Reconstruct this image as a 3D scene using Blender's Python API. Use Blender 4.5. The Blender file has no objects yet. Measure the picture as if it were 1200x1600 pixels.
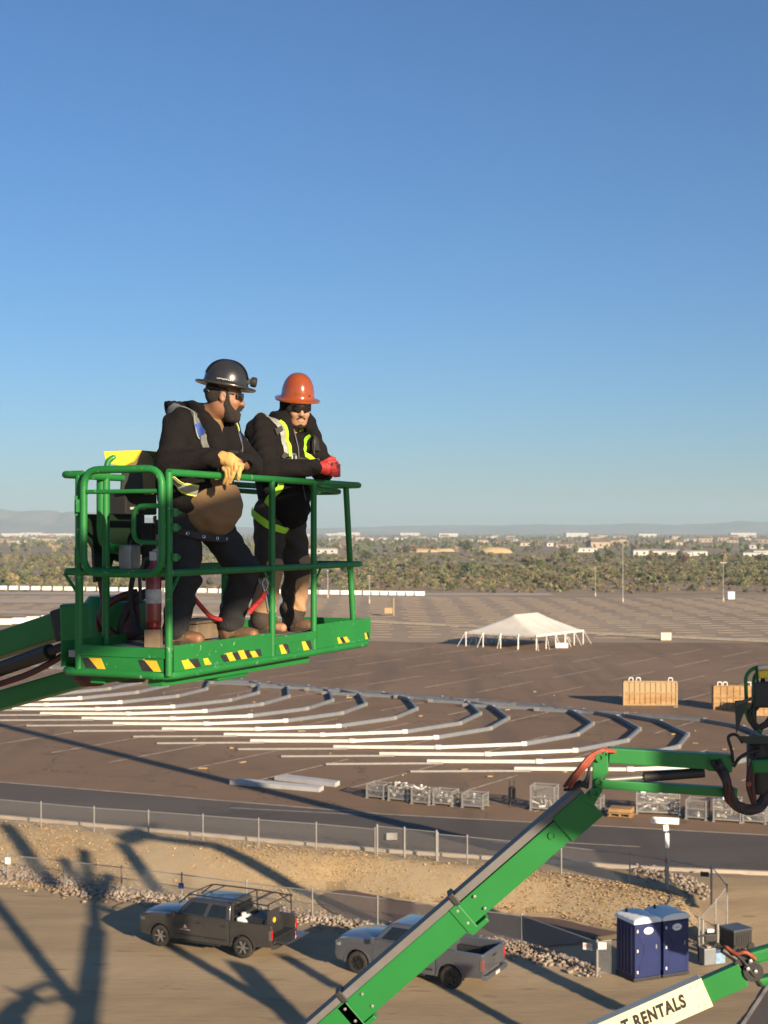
import bpy, bmesh, math, random
import numpy as np
from mathutils import Vector, Matrix
from mathutils.bvhtree import BVHTree
random.seed(7)
R = math.radians
SC = bpy.context.scene
COL = SC.collection

# ------------------------------------------------------------------ camera, sky, sun, exposure
H = 15.0            # camera height above the ground
F = 2220.0          # focal length in photo pixels (1200 x 1600)
CY = 830.0          # horizon row
cd = bpy.data.cameras.new('camera')
cd.sensor_fit = 'VERTICAL'; cd.sensor_height = 36.0; cd.lens = 36.0 * F / 1600.0
cd.shift_y = (CY - 800.0) / 1600.0
cd.clip_start = 0.1; cd.clip_end = 40000.0
cd.dof.use_dof = True; cd.dof.focus_distance = 8.6; cd.dof.aperture_fstop = 5.6
cam = bpy.data.objects.new('camera', cd); COL.objects.link(cam)
cam.location = (0, 0, H); cam.rotation_euler = (R(90), 0, 0)
SC.camera = cam

SUN_EL, SUN_AZ = 16.0, 146.5       # degrees; azimuth clockwise from +Y
wd = bpy.data.worlds.new('World'); SC.world = wd; wd.use_nodes = True
wn = wd.node_tree
sky = wn.nodes.new('ShaderNodeTexSky'); sky.sky_type = 'NISHITA'; sky.sun_disc = False
sky.sun_elevation = R(SUN_EL); sky.sun_rotation = R(SUN_AZ)
sky.air_density = 1.0; sky.dust_density = 0.4; sky.ozone_density = 6.8
wn.links.new(sky.outputs[0], wn.nodes['Background'].inputs[0])
wn.nodes['Background'].inputs[1].default_value = 0.056
to_sun = Vector((math.sin(R(SUN_AZ)) * math.cos(R(SUN_EL)), math.cos(R(SUN_AZ)) * math.cos(R(SUN_EL)), math.sin(R(SUN_EL))))
sl = bpy.data.lights.new('sun', 'SUN'); sl.energy = 5.0; sl.angle = R(0.45); sl.color = (1.0, 0.8, 0.56)
sun = bpy.data.objects.new('sun', sl); COL.objects.link(sun)
sun.rotation_euler = to_sun.to_track_quat('Z', 'Y').to_euler()
SC.view_settings.view_transform = 'Standard'; SC.view_settings.look = 'None'
SC.view_settings.gamma = 1.0; SC.view_settings.use_curve_mapping = False
SC.view_settings.exposure = 1.1
SC.render.engine = 'CYCLES'
SC.cycles.use_denoising = True
SC.cycles.max_bounces = 6; SC.cycles.volume_bounces = 1; SC.cycles.transparent_max_bounces = 24
SC.cycles.use_adaptive_sampling = True; SC.cycles.adaptive_threshold = 0.01

# ------------------------------------------------------------------ helpers
def G(px, py, z=0.0):
    """photo pixel -> point of the level z"""
    D = F * (H - z) / (py - CY)
    return Vector(((px - 600.0) * D / F, D, z))
def at(px, py, D):
    return Vector(((px - 600.0) * D / F, D, H - (py - CY) * D / F))

YZ = -1.0           # the dirt yard lies a metre below the road
def GY(px, py): return G(px, py, YZ)
ORG = {}
class MB:
    def __init__(s): s.v = []; s.f = []; s.m = []; s.mi = 0
    def add(s, vs, fs):
        o = len(s.v); s.v += [Vector(v) for v in vs]
        s.f += [tuple(i + o for i in f) for f in fs]; s.m += [s.mi] * len(fs); return s
    def box(s, c, d, rot=None):
        c = Vector(c); hx, hy, hz = d[0] / 2, d[1] / 2, d[2] / 2
        vs = [Vector((x, y, z)) for x in (-hx, hx) for y in (-hy, hy) for z in (-hz, hz)]
        if rot is not None: vs = [rot @ v for v in vs]
        return s.add([c + v for v in vs], [(0, 1, 3, 2), (4, 6, 7, 5), (0, 4, 5, 1), (2, 3, 7, 6), (0, 2, 6, 4), (1, 5, 7, 3)])
    def beam(s, a, b, w, h, up=(0, 0, 1)):
        """box from a to b, w across, h along up"""
        a = Vector(a); b = Vector(b); d = (b - a); L = d.length; d.normalize()
        up = Vector(up); sd = d.cross(up)
        if sd.length < 1e-5: sd = d.cross(Vector((1, 0, 0)))
        sd.normalize(); u = sd.cross(d)
        rot = Matrix((d, sd, u)).transposed()
        return s.box((a + b) / 2, (L, w, h), rot)
    def tube(s, pts, r, n=8, closed=False, cap=True):
        pts = [Vector(p) for p in pts]; N = len(pts); rings = []
        rr = r if isinstance(r, (list, tuple)) else [r] * N
        t0 = (pts[1] - pts[0]).normalized()
        ref = Vector((0, 0, 1)) if abs(t0.z) < 0.9 else Vector((1, 0, 0))
        nrm = t0.cross(ref).normalized()
        vs = []
        for i in range(N):
            if closed: t = (pts[(i + 1) % N] - pts[i - 1])
            elif i == 0: t = pts[1] - pts[0]
            elif i == N - 1: t = pts[-1] - pts[-2]
            else: t = (pts[i + 1] - pts[i]).normalized() + (pts[i] - pts[i - 1]).normalized()
            t.normalize(); nrm = (nrm - t * nrm.dot(t)).normalized(); bn = t.cross(nrm)
            vs += [pts[i] + (nrm * math.cos(2 * math.pi * k / n) + bn * math.sin(2 * math.pi * k / n)) * rr[i] for k in range(n)]
        fs = []
        for i in range(N if closed else N - 1):
            j = (i + 1) % N
            for k in range(n):
                fs.append((i * n + k, i * n + (k + 1) % n, j * n + (k + 1) % n, j * n + k))
        if cap and not closed: fs += [tuple(range(n))[::-1], tuple((N - 1) * n + k for k in range(n))]
        return s.add(vs, fs)
    def loft(s, rings, cap=True, closed=True):
        n = len(rings[0]); vs = [p for r in rings for p in r]; fs = []
        for i in range(len(rings) - 1):
            for k in range(n if closed else n - 1):
                fs.append((i * n + k, i * n + (k + 1) % n, (i + 1) * n + (k + 1) % n, (i + 1) * n + k))
        if cap and closed: fs += [tuple(range(n))[::-1], tuple((len(rings) - 1) * n + k for k in range(n))]
        return s.add(vs, fs)
    def lathe(s, prof, c=(0, 0, 0), n=16, axis='Z', rot=None, cap=False):
        c = Vector(c); rings = []
        for r, h in prof:
            ring = []
            for k in range(n):
                a = 2 * math.pi * k / n; x, y = r * math.cos(a), r * math.sin(a)
                p = Vector((x, y, h)) if axis == 'Z' else (Vector((x, h, y)) if axis == 'Y' else Vector((h, x, y)))
                ring.append(c + (rot @ p if rot is not None else p))
            rings.append(ring)
        return s.loft(rings, cap)
    def prism(s, poly, y0, y1):
        """polygon in x,z extruded along y"""
        n = len(poly)
        vs = [Vector((x, y0, z)) for x, z in poly] + [Vector((x, y1, z)) for x, z in poly]
        return s.add(vs, [tuple(range(n)), tuple(range(2 * n - 1, n - 1, -1))] + [(k, (k + 1) % n, n + (k + 1) % n, n + k) for k in range(n)])
    def quad(s, a, b, c, d): return s.add([a, b, c, d], [(0, 1, 2, 3)])
    def xf(s, M, start=0):
        s.v[start:] = [M @ v for v in s.v[start:]]; return s
    def build(s, name, mats, parent=None, smooth=None, bevel=0, seg=2, origin=None, recalc=True, link=True):
        if not isinstance(mats, (list, tuple)): mats = [mats]
        if parent is not None: o = ORG.get(parent.name, Vector((0, 0, 0)))
        elif origin is not None: o = Vector(origin)
        else:
            A = np.array([tuple(v) for v in s.v]); lo = A.min(0); hi = A.max(0)
            o = Vector(((lo[0] + hi[0]) / 2, (lo[1] + hi[1]) / 2, lo[2]))
        me = bpy.data.meshes.new(name)
        me.from_pydata([tuple(v - o) for v in s.v], [], s.f)
        for m in mats: me.materials.append(m)
        me.polygons.foreach_set('material_index', s.m)
        if recalc:
            bm = bmesh.new(); bm.from_mesh(me); bmesh.ops.recalc_face_normals(bm, faces=bm.faces)
            if bevel: bmesh.ops.bevel(bm, geom=[e for e in bm.edges if len(e.link_faces) == 2 and e.calc_face_angle(0) > 0.5], offset=bevel, segments=seg, profile=0.6, affect='EDGES', clamp_overlap=True)
            bm.to_mesh(me); bm.free()
        if smooth is not None:
            me.shade_smooth()
            if smooth < 170: me.set_sharp_from_angle(angle=R(smooth))
        ob = bpy.data.objects.new(name, me)
        if link: COL.objects.link(ob)
        if parent is not None: ob.parent = parent
        else: ob.location = o
        ORG[ob.name] = o
        return ob
def tag(o, label=None, cat=None, group=None, kind=None):
    if label: o['label'] = label
    if cat: o['category'] = cat
    if group: o['group'] = group
    if kind: o['kind'] = kind
    return o
def empty(name, loc, rz=0.0):
    o = bpy.data.objects.new(name, None); COL.objects.link(o); o.location = loc; o.rotation_euler = (0, 0, rz)
    o.empty_display_size = 0.2
    ORG[o.name] = Vector(loc) if not rz else Vector((0, 0, 0))
    return o
def local_empty(name, loc, rz=0.0):
    """parts of this thing are written in its own coordinates"""
    o = empty(name, loc, rz); ORG[o.name] = Vector((0, 0, 0)); return o
def copy_tree(o, parent=None):
    c = o.copy(); COL.objects.link(c); c.parent = parent
    for ch in [x for x in CH.get(o.name, o.children)]: copy_tree(ch, c)
    return c
CH = {}
def fillet(pts, r, n=5, closed=False):
    pts = [Vector(p) for p in pts]; out = []; N = len(pts)
    for i in range(N):
        if not closed and i in (0, N - 1): out.append(pts[i]); continue
        a, p, b = pts[i - 1], pts[i], pts[(i + 1) % N]
        da = (a - p); db = (b - p); q = min(r, da.length * .49, db.length * .49)
        p0 = p + da.normalized() * q; p1 = p + db.normalized() * q
        for k in range(n + 1):
            t = k / n; out.append(p0 * (1 - t) ** 2 + p * 2 * t * (1 - t) + p1 * t * t)
    return out

# ------------------------------------------------------------------ materials
def mat(name, c, c2=None, scale=3.0, rough=0.6, metal=0.0, bump=0.0, bscale=None, wear=None, wscale=25.0, wamt=0.6, coat=0.0, spec=None,
        contrast=(0.35, 0.65), emit=None, sheen=0.0, stretch=None, trans=0.0, c3=None, scale3=0.2, detail=6.0, crack=None):
    m = bpy.data.materials.new(name); m.use_nodes = True
    nt = m.node_tree; N = nt.nodes; L = nt.links; b = N['Principled BSDF']
    b.inputs['Roughness'].default_value = rough; b.inputs['Metallic'].default_value = metal
    if spec is not None: b.inputs['Specular IOR Level'].default_value = spec
    if coat: b.inputs['Coat Weight'].default_value = coat; b.inputs['Coat Roughness'].default_value = 0.08
    if sheen: b.inputs['Sheen Weight'].default_value = sheen; b.inputs['Sheen Roughness'].default_value = 0.5
    if trans: b.inputs['Transmission Weight'].default_value = trans
    if emit: b.inputs['Emission Color'].default_value = (*emit[:3], 1); b.inputs['Emission Strength'].default_value = emit[3]
    tc = N.new('ShaderNodeTexCoord'); co = tc.outputs['Object']
    if stretch:
        mp = N.new('ShaderNodeMapping'); mp.inputs['Scale'].default_value = stretch; L.new(co, mp.inputs[0]); co = mp.outputs[0]
    col = None
    def noise(sc, det=detail):
        n = N.new('ShaderNodeTexNoise'); n.inputs['Scale'].default_value = sc; n.inputs['Detail'].default_value = det; n.inputs['Roughness'].default_value = 0.6
        L.new(co, n.inputs['Vector']); return n
    def ramp(src, a, z):
        r = N.new('ShaderNodeMapRange'); r.inputs['From Min'].default_value = a; r.inputs['From Max'].default_value = z; L.new(src, r.inputs['Value']); return r.outputs[0]
    def mix(f, a, bb):
        x = N.new('ShaderNodeMix'); x.data_type = 'RGBA'; L.new(f, x.inputs[0])
        for i, v in ((6, a), (7, bb)):
            if isinstance(v, tuple): x.inputs[i].default_value = (*v[:3], 1)
            else: L.new(v, x.inputs[i])
        return x.outputs[2]
    cur = tuple(c)
    if c2 is None: c2 = tuple(x * 0.8 for x in c)
    n1 = noise(scale); cur = mix(ramp(n1.outputs[0], *contrast), tuple(c), tuple(c2))
    if c3 is not None: cur = mix(ramp(noise(scale3, 3.0).outputs[0], 0.42, 0.6), cur, tuple(c3))
    if wear is not None:
        w = noise(wscale, 8.0); cur = mix(ramp(w.outputs[0], wamt, wamt + 0.07), cur, tuple(wear))
    if crack:
        dn = noise(crack[0] * 6, 4.0); vm = N.new('ShaderNodeVectorMath'); vm.operation = 'MULTIPLY_ADD'; vm.inputs[1].default_value = (crack[1],) * 3
        L.new(dn.outputs['Color'], vm.inputs[0]); L.new(co, vm.inputs[2])
        vo = N.new('ShaderNodeTexVoronoi'); vo.feature = 'DISTANCE_TO_EDGE'; vo.inputs['Scale'].default_value = crack[0]; L.new(vm.outputs[0], vo.inputs['Vector'])
        cur = mix(ramp(vo.outputs['Distance'], crack[2], crack[2] * .35), cur, crack[3])
        lane = N.new('ShaderNodeTexNoise'); lane.inputs['Scale'].default_value = .05; lane.inputs['Detail'].default_value = 3
        lm = N.new('ShaderNodeMapping'); lm.inputs['Rotation'].default_value = (0, 0, -.95); lm.inputs['Scale'].default_value = (5.0, .35, 1); L.new(tc.outputs['Object'], lm.inputs[0]); L.new(lm.outputs[0], lane.inputs['Vector'])
        cur = mix(ramp(lane.outputs[0], .52, .7), cur, crack[4])
    L.new(cur, b.inputs['Base Color'])
    if bump:
        bn = noise(bscale or scale * 4, 5.0); bp = N.new('ShaderNodeBump'); bp.inputs['Strength'].default_value = min(1.0, bump); bp.inputs['Distance'].default_value = 0.02 if bump <= 1 else 0.02 * bump
        L.new(bn.outputs[0], bp.inputs['Height']); L.new(bp.outputs[0], b.inputs['Normal'])
    return m
def mesh_mat(name, c, period, width, rough=0.5, metal=0.4):
    """woven wire: crossing wires along the two diagonals, holes transparent"""
    m = bpy.data.materials.new(name); m.use_nodes = True
    nt = m.node_tree; N = nt.nodes; L = nt.links; b = N['Principled BSDF']; out = N['Material Output']
    b.inputs['Base Color'].default_value = (*c, 1); b.inputs['Roughness'].default_value = rough; b.inputs['Metallic'].default_value = metal
    tc = N.new('ShaderNodeTexCoord'); sp = N.new('ShaderNodeSeparateXYZ'); L.new(tc.outputs['UV'], sp.inputs[0])
    res = []
    for op in ('ADD', 'SUBTRACT'):
        a = N.new('ShaderNodeMath'); a.operation = op; L.new(sp.outputs[0], a.inputs[0]); L.new(sp.outputs[1], a.inputs[1])
        d = N.new('ShaderNodeMath'); d.operation = 'DIVIDE'; L.new(a.outputs[0], d.inputs[0]); d.inputs[1].default_value = period
        fr = N.new('ShaderNodeMath'); fr.operation = 'FRACT'; L.new(d.outputs[0], fr.inputs[0])
        lt = N.new('ShaderNodeMath'); lt.operation = 'LESS_THAN'; L.new(fr.outputs[0], lt.inputs[0]); lt.inputs[1].default_value = width / period
        res.append(lt)
    mx = N.new('ShaderNodeMath'); mx.operation = 'MAXIMUM'; L.new(res[0].outputs[0], mx.inputs[0]); L.new(res[1].outputs[0], mx.inputs[1])
    tr = N.new('ShaderNodeBsdfTransparent'); ms = N.new('ShaderNodeMixShader')
    L.new(mx.outputs[0], ms.inputs[0]); L.new(tr.outputs[0], ms.inputs[1]); L.new(b.outputs[0], ms.inputs[2]); L.new(ms.outputs[0], out.inputs['Surface'])
    return m
def uv_panel(name, a, b, z0, z1, m, parent, thick=0.004):
    """a vertical sheet from a to b with metric uv"""
    a = Vector(a); b = Vector(b); o = ORG.get(parent.name, Vector((0, 0, 0)))
    L = Vector((b.x - a.x, b.y - a.y)).length
    me = bpy.data.meshes.new(name)
    vs = [(a.x, a.y, a.z + z0), (b.x, b.y, b.z + z0), (b.x, b.y, b.z + z1), (a.x, a.y, a.z + z1)]
    me.from_pydata([tuple(Vector(v) - o) for v in vs], [], [(0, 1, 2, 3)])
    u = me.uv_layers.new(name='UVMap')
    for i, q in enumerate(((0, 0), (L, 0), (L, z1 - z0), (0, z1 - z0))): u.data[i].uv = q
    me.materials.append(m)
    ob = bpy.data.objects.new(name, me); COL.objects.link(ob); ob.parent = parent; return ob

M = {}
M['asphalt'] = mat('asphalt', (0.194, 0.12, 0.0656), (0.161, 0.0986, 0.0543), 0.35, 0.9, bump=0.4, bscale=18, c3=(0.218, 0.137, 0.0786), scale3=0.035, wear=(0.0968, 0.066, 0.0445), wscale=.7, wamt=.66, crack=(.11, 3.0, .006, (0.0678, 0.0458, 0.0307), (0.135, 0.0898, 0.0567)))
M['road'] = mat('road', (0.0836, 0.0686, 0.0563), (0.0686, 0.0563, 0.0475), 0.5, 0.85, bump=0.3, bscale=25, c3=(0.0968, 0.081, 0.0678), scale3=0.06, stretch=(.3, 1, 1), crack=(.16, 2.0, .005, (0.044, 0.037, 0.0326), (0.066, 0.0546, 0.0466)))
M['dirt'] = mat('dirt', (0.339, 0.251, 0.143), (0.264, 0.194, 0.111), 0.6, 0.95, bump=1.0, bscale=5, c3=(0.387, 0.292, 0.176), scale3=0.09, wear=(0.229, 0.163, 0.095), wscale=2.0, wamt=.6, stretch=(.22, 1, 1))
M['slope'] = mat('slope', (0.435, 0.319, 0.176), (0.343, 0.246, 0.13), 3.0, 0.95, bump=1.2, bscale=9, c3=(0.409, 0.315, 0.189), scale3=0.15, wear=(0.251, 0.172, 0.0924), wscale=9, wamt=.62)
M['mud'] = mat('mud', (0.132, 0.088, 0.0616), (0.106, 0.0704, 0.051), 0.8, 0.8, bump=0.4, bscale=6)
M['desert'] = mat('desert', (0.229, 0.172, 0.11), (0.15, 0.123, 0.0704), 0.02, 0.95, c3=(0.282, 0.194, 0.123), scale3=0.0035, wear=(0.088, 0.088, 0.044), wscale=.05, wamt=.56)
M['gravel_lot'] = mat('gravel_lot', (0.286, 0.217, 0.151), (0.229, 0.171, 0.119), 0.05, 0.95, c3=(0.332, 0.255, 0.177), scale3=.012)
M['concrete'] = mat('concrete', (0.44, 0.378, 0.299), (0.352, 0.299, 0.238), 1.2, 0.85, bump=.3, bscale=12)
M['line_paint'] = mat('line_paint', (.5, .43, .34), (.24, .19, .14), 1.3, 0.8, contrast=(.42, .62))
M['line_road'] = mat('line_road', (.42, .36, .3), (.25, .21, .17), 1.3, 0.8)
M['green'] = mat('green', (0.0154, 0.171, 0.037), (0.0121, 0.142, 0.0302), 2.0, 0.5, coat=.06, spec=.3, wear=(0.22, 0.354, 0.224), wscale=22, wamt=.63, bump=.06, bscale=30)
M['green_clean'] = mat('green_clean', (0.0143, 0.168, 0.0352), (0.0121, 0.151, 0.0297), 1.0, 0.45, coat=.1, spec=.3, wear=(0.077, 0.224, 0.088), wscale=16, wamt=.72)
M['hazard_y'] = mat('hazard_yellow', (.72, .46, .02), (.6, .38, .03), 12, .5, wear=(.3, .25, .12), wscale=30, wamt=.62)
M['hazard_k'] = mat('hazard_black', (.018, .018, .018), (.03, .03, .03), 12, .5, wear=(.2, .2, .18), wscale=30, wamt=.64)
M['yellow'] = mat('yellow_guard', (.8, .56, .03), (.72, .5, .03), 6, .45, wear=(.5, .4, .15), wscale=25, wamt=.68)
M['black'] = mat('black_plastic', (.014, .014, .015), (.02, .02, .02), 8, .55)
M['rubber'] = mat('rubber', (.02, .018, .018), (.028, .024, .024), 10, .7)
M['hose_red'] = mat('hose_red', (.09, .02, .02), (.05, .014, .014), 18, .6)
M['hose_orange'] = mat('hose_orange', (.34, .07, .03), (.22, .045, .025), 14, .6)
M['steel'] = mat('steel', (.45, .44, .42), (.35, .34, .33), 8, .4, metal=.7)
M['galv'] = mat('galvanised', (.34, .33, .31), (.27, .26, .25), 5, .45, metal=.35)
M['alu'] = mat('aluminium_beam', (.2, .212, .23), (.16, .17, .19), 1.5, .45, metal=.15)
M['alu_pale'] = mat('aluminium_pale', (.45, .45, .45), (.36, .37, .38), 1.5, .45, metal=.1)
M['alu_sunlit'] = mat('aluminium_sunlit', (.62, .6, .56), (.5, .49, .46), 1.5, .4)  # same aluminium as the grey beams, sun glare put into the colour
M['white'] = mat('white_paint', (.8, .78, .73), (.72, .7, .65), 4, .5)
M['cream'] = mat('cream_paint', (.78, .68, .44), (.72, .62, .4), 1.5, .4, coat=.2, wear=(.55, .5, .38), wscale=14, wamt=.7)
M['ink'] = mat('ink', (.012, .012, .014), (.016, .016, .016), 4, .5)
M['wood'] = mat('wood', (.33, .19, .075), (.25, .14, .055), 3, .75, stretch=(1, 1, 6), c3=(.38, .235, .1), scale3=.5)
M['wood_pale'] = mat('wood_pale', (.4, .29, .155), (.32, .22, .11), 3, .75, stretch=(1, 1, 6))
M['canvas'] = mat('tent_canvas', (.64, .61, .55), (.57, .54, .49), .6, .7, bump=.5, bscale=1.2)
M['rock'] = mat('rock', (.27, .2, .148), (.17, .128, .098), 1.5, .9, bump=.8, bscale=8, c3=(.34, .28, .225), scale3=.9)
M['chain'] = mesh_mat('chain_link', (.42, .4, .37), .065, .006)
M['wire'] = mesh_mat('wire_mesh', (.3, .29, .28), .09, .018)
M['navy'] = mat('navy_plastic', (.012, .022, .105), (.01, .018, .085), 2, .45, spec=.4, wear=(.05, .065, .16), wscale=9, wamt=.68)
M['glass'] = mat('dark_glass', (.008, .01, .014), (.01, .012, .016), 2, .06, spec=.6)
M['rim'] = mat('rim_grey', (.3, .29, .27), (.24, .23, .22), 6, .4, metal=.6)
M['rim_black'] = mat('rim_black', (.014, .014, .015), (.02, .02, .02), 6, .25)
M['tyre'] = mat('tyre', (.018, .017, .016), (.035, .03, .025), 7, .85)
M['truck_dark'] = mat('truck_dark', (.048, .047, .048), (.056, .053, .05), 1.2, .32, metal=.3, coat=.6, wear=(.12, .1, .08), wscale=4, wamt=.72)
M['truck_grey'] = mat('truck_grey', (.13, .14, .165), (.115, .124, .148), 1.2, .3, metal=.5, coat=.7, wear=(.2, .18, .16), wscale=4, wamt=.74)
M['chrome'] = mat('chrome', (.7, .7, .7), (.65, .65, .65), 4, .15, metal=1.0)
M['red_light'] = mat('red_lens', (.5, .01, .012), (.4, .01, .01), 6, .15, coat=.5)
M['lamp'] = mat('headlamp', (.6, .6, .6), (.5, .5, .5), 4, .12, coat=.5)
M['red_ext'] = mat('extinguisher_red', (.22, .008, .01), (.17, .008, .009), 5, .3, coat=.4)
M['paper'] = mat('label_paper', (.5, .48, .44), (.36, .35, .33), 14, .7, contrast=(.45, .55))
# ------------------------------------------------------------------ the ground
def lerp(a, b, t): return a + (b - a) * t
def pw(x, pts):
    if x <= pts[0][0]: (x0, y0), (x1, y1) = pts[0], pts[1]
    elif x >= pts[-1][0]: (x0, y0), (x1, y1) = pts[-2], pts[-1]
    else:
        for (x0, y0), (x1, y1) in zip(pts, pts[1:]):
            if x0 <= x <= x1: break
    return lerp(y0, y1, (x - x0) / (x1 - x0))
UP = [(-17.4, 72.1), (-.4, 65.8), (7.7, 62.0), (13.3, 57.7)]      # upper fence line
LO = [(-17.0, 64.5), (-11.5, 62.5), (-3.0, 58.7), (5.3, 54.8), (7.7, 51.1)]  # lower fence line
TOE = [(-45, 76), (-20, 65.0), (-11, 63.2), (-5, 63.6), (-2, 64.0), (1.1, 61.9), (6.9, 59.3), (9, 57.4), (12, 55.2), (16, 54), (45, 46)]  # foot of the embankment
CURB = [(-60, 92), (-20.1, 74.5), (0, 66.6), (11.4, 63.2), (16.8, 62.2), (60, 54)]
FAR = [(-70, 107), (-22.9, 84.9), (0, 75.3), (18.9, 70.1), (70, 58)]
def basin(x, y):
    """height of the yard and of the embankment up to the road"""
    a = (pw(x, UP) if x < 12.6 else pw(x, CURB) - 1.0) - .5; b = pw(x, TOE)
    if y <= b: 
        dip = -.28 * max(0.0, 1 - abs(x - 3.5) / 7.5) * max(0.0, min(1.0, (y - pw(min(x, 7.7), LO) - .3) / 1.5)) if -4 < x < 11 else 0.0
        return YZ + dip
    if y >= a: return 0.0
    k = (y - b) / (a - b); k = k * k * (3 - 2 * k) * .35 + k * .65
    return YZ * (1 - k)
ground_mats = [M['dirt'], M['slope'], M['mud']]
nx, ny = 190, 170
xs = np.linspace(-45, 45, nx); ys = np.linspace(20, 92, ny)
gv = []; rng = np.random.RandomState(3)
nz = rng.rand(nx, ny)
for j, y in enumerate(ys):
    for i, x in enumerate(xs):
        z = basin(x, y)
        edge = 0 if (i in (0, nx - 1) or j in (0, ny - 1)) else 1
        on_slope = YZ + .03 < z < -.03
        if pw(x, CURB) - y > .6 and edge and not (-4 < x < 11 and pw(x, LO) - .3 < y < pw(x, TOE) + .6): z += (nz[i, j] - .5) * (.05 if on_slope else .03) + .03 * math.sin(x * .6 + y * .4)
        if y > pw(x, CURB) - .2: z = -.04
        gv.append((x, y, z))
gf = []; gm = []
for j in range(ny - 1):
    for i in range(nx - 1):
        gf.append((j * nx + i, j * nx + i + 1, (j + 1) * nx + i + 1, (j + 1) * nx + i))
        x = xs[i] + .24; y = ys[j] + .2; m = 0
        tl = pw(x, TOE) + .25 * math.sin(x * 2.1) + .15 * math.sin(x * 5.3)
        if x < 12.4 and tl < y < pw(x, UP) - .5: m = 1
        elif x < -2.4 and y > pw(x, LO) - .2 and y <= tl: m = 1
        gm.append(m)
me = bpy.data.meshes.new('dirt_ground'); me.from_pydata(gv, [], gf)
for m in ground_mats: me.materials.append(m)
me.polygons.foreach_set('material_index', gm); me.shade_smooth()
dirt = bpy.data.objects.new('dirt_ground', me); COL.objects.link(dirt); tag(dirt, kind='structure')

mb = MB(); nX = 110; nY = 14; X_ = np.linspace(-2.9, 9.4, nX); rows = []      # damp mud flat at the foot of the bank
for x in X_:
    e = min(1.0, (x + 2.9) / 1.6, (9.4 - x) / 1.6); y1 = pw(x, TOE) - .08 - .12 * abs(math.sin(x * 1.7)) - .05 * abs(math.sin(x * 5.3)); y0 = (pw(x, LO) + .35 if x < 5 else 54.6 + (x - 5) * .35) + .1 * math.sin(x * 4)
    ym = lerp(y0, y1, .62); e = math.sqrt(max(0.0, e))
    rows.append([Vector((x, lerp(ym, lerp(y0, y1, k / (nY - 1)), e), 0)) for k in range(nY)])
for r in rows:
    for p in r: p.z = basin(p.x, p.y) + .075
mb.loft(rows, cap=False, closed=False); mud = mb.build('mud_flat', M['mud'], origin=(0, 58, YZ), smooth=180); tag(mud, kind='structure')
mb = MB()   # the plain to the horizon, dropped below the near sheets
mb.add([(-9000, 170, -.5), (9000, 170, -.5), (9000, 9500, -.5), (-9000, 9500, -.5)], [(0, 1, 2, 3)])
plain = mb.build('desert_ground', M['desert'], origin=(0, 0, -.5)); tag(plain, kind='structure')
mb = MB()   # dirt sheet around and behind the camera
mb.add([(-140, -120, YZ - .15), (140, -120, YZ - .15), (140, 20.1, YZ - .06), (-140, 20.1, YZ - .06)], [(0, 1, 2, 3)])
mb.add([(-140, 19, YZ - .07), (-44.9, 19, YZ - .07), (-44.9, 92, -.13), (-140, 92, -.13)], [(0, 1, 2, 3)])
mb.add([(44.9, 19, YZ - .07), (140, 19, YZ - .07), (140, 92, -.13), (44.9, 92, -.13)], [(0, 1, 2, 3)])
o = mb.build('dirt_yard', M['dirt'], origin=(0, 0, 0)); tag(o, kind='structure')
# asphalt parking lot and the road crossing it
def strip(name, near, far, x0, x1, z, m, n=40):
    mb = MB(); X = np.linspace(x0, x1, n)
    vs = [(x, near(x), z) for x in X] + [(x, far(x), z) for x in X]
    mb.add(vs, [(i, i + 1, n + i + 1, n + i) for i in range(n - 1)])
    return mb.build(name, m, origin=(0, 0, 0))
LOT_END = 196.0
lot = strip('parking_lot', lambda x: pw(x, FAR) - .3, lambda x: LOT_END - x * .95 if False else 192 + (-(x) * .9 if x < 0 else -x * .02), -140, 140, 0.0, M['asphalt']); tag(lot, kind='structure')
road = strip('road', lambda x: pw(x, CURB), lambda x: pw(x, FAR), -120, 120, 0.008, M['road']); tag(road, kind='structure')
farlot = strip('gravel_lot', lambda x: 180.0, lambda x: 345 - x * .12, -260, 260, -0.06, M['gravel_lot']); tag(farlot, kind='structure')
yard = MB(); yard.add([(11.1, 44.8, YZ + .05), (13.7, 50.2, YZ + .05), (40, 49, YZ + .05), (40, 21, YZ + .05), (0, 21, YZ + .05)], [(0, 1, 2, 3, 4)])
o = yard.build('asphalt_apron', M['road'], origin=(0, 0, 0)); tag(o, kind='structure')
mb = MB(); mb.beam((8.4, 39.3, YZ + .056), (13.9, 50.7, YZ + .056), .13, .004)
o = mb.build('apron_line', M['line_road'], origin=(0, 0, 0)); tag(o, kind='structure')
# kerb beside the road, painted edge line on the far side
mb = MB()
for (a, b) in zip(CURB[0:], CURB[1:]):
    mb.beam((a[0], a[1] - .1, .04), (b[0], b[1] - .1, .04), .22, .2)
o = mb.build('kerb', M['concrete'], origin=(0, 0, 0), bevel=.02); tag(o, kind='structure')
mb = MB()
for a, b in zip(FAR, FAR[1:]): mb.beam((a[0], a[1] - .02, .016), (b[0], b[1] - .02, .016), .2, .004)
mb.beam(G(360, 1262, .016), G(590, 1274, .016), .12, .004); mb.beam(G(860, 1315, .016), G(1000, 1323, .016), .12, .004)
o = mb.build('road_marking', M['line_road'], parent=road)
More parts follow.
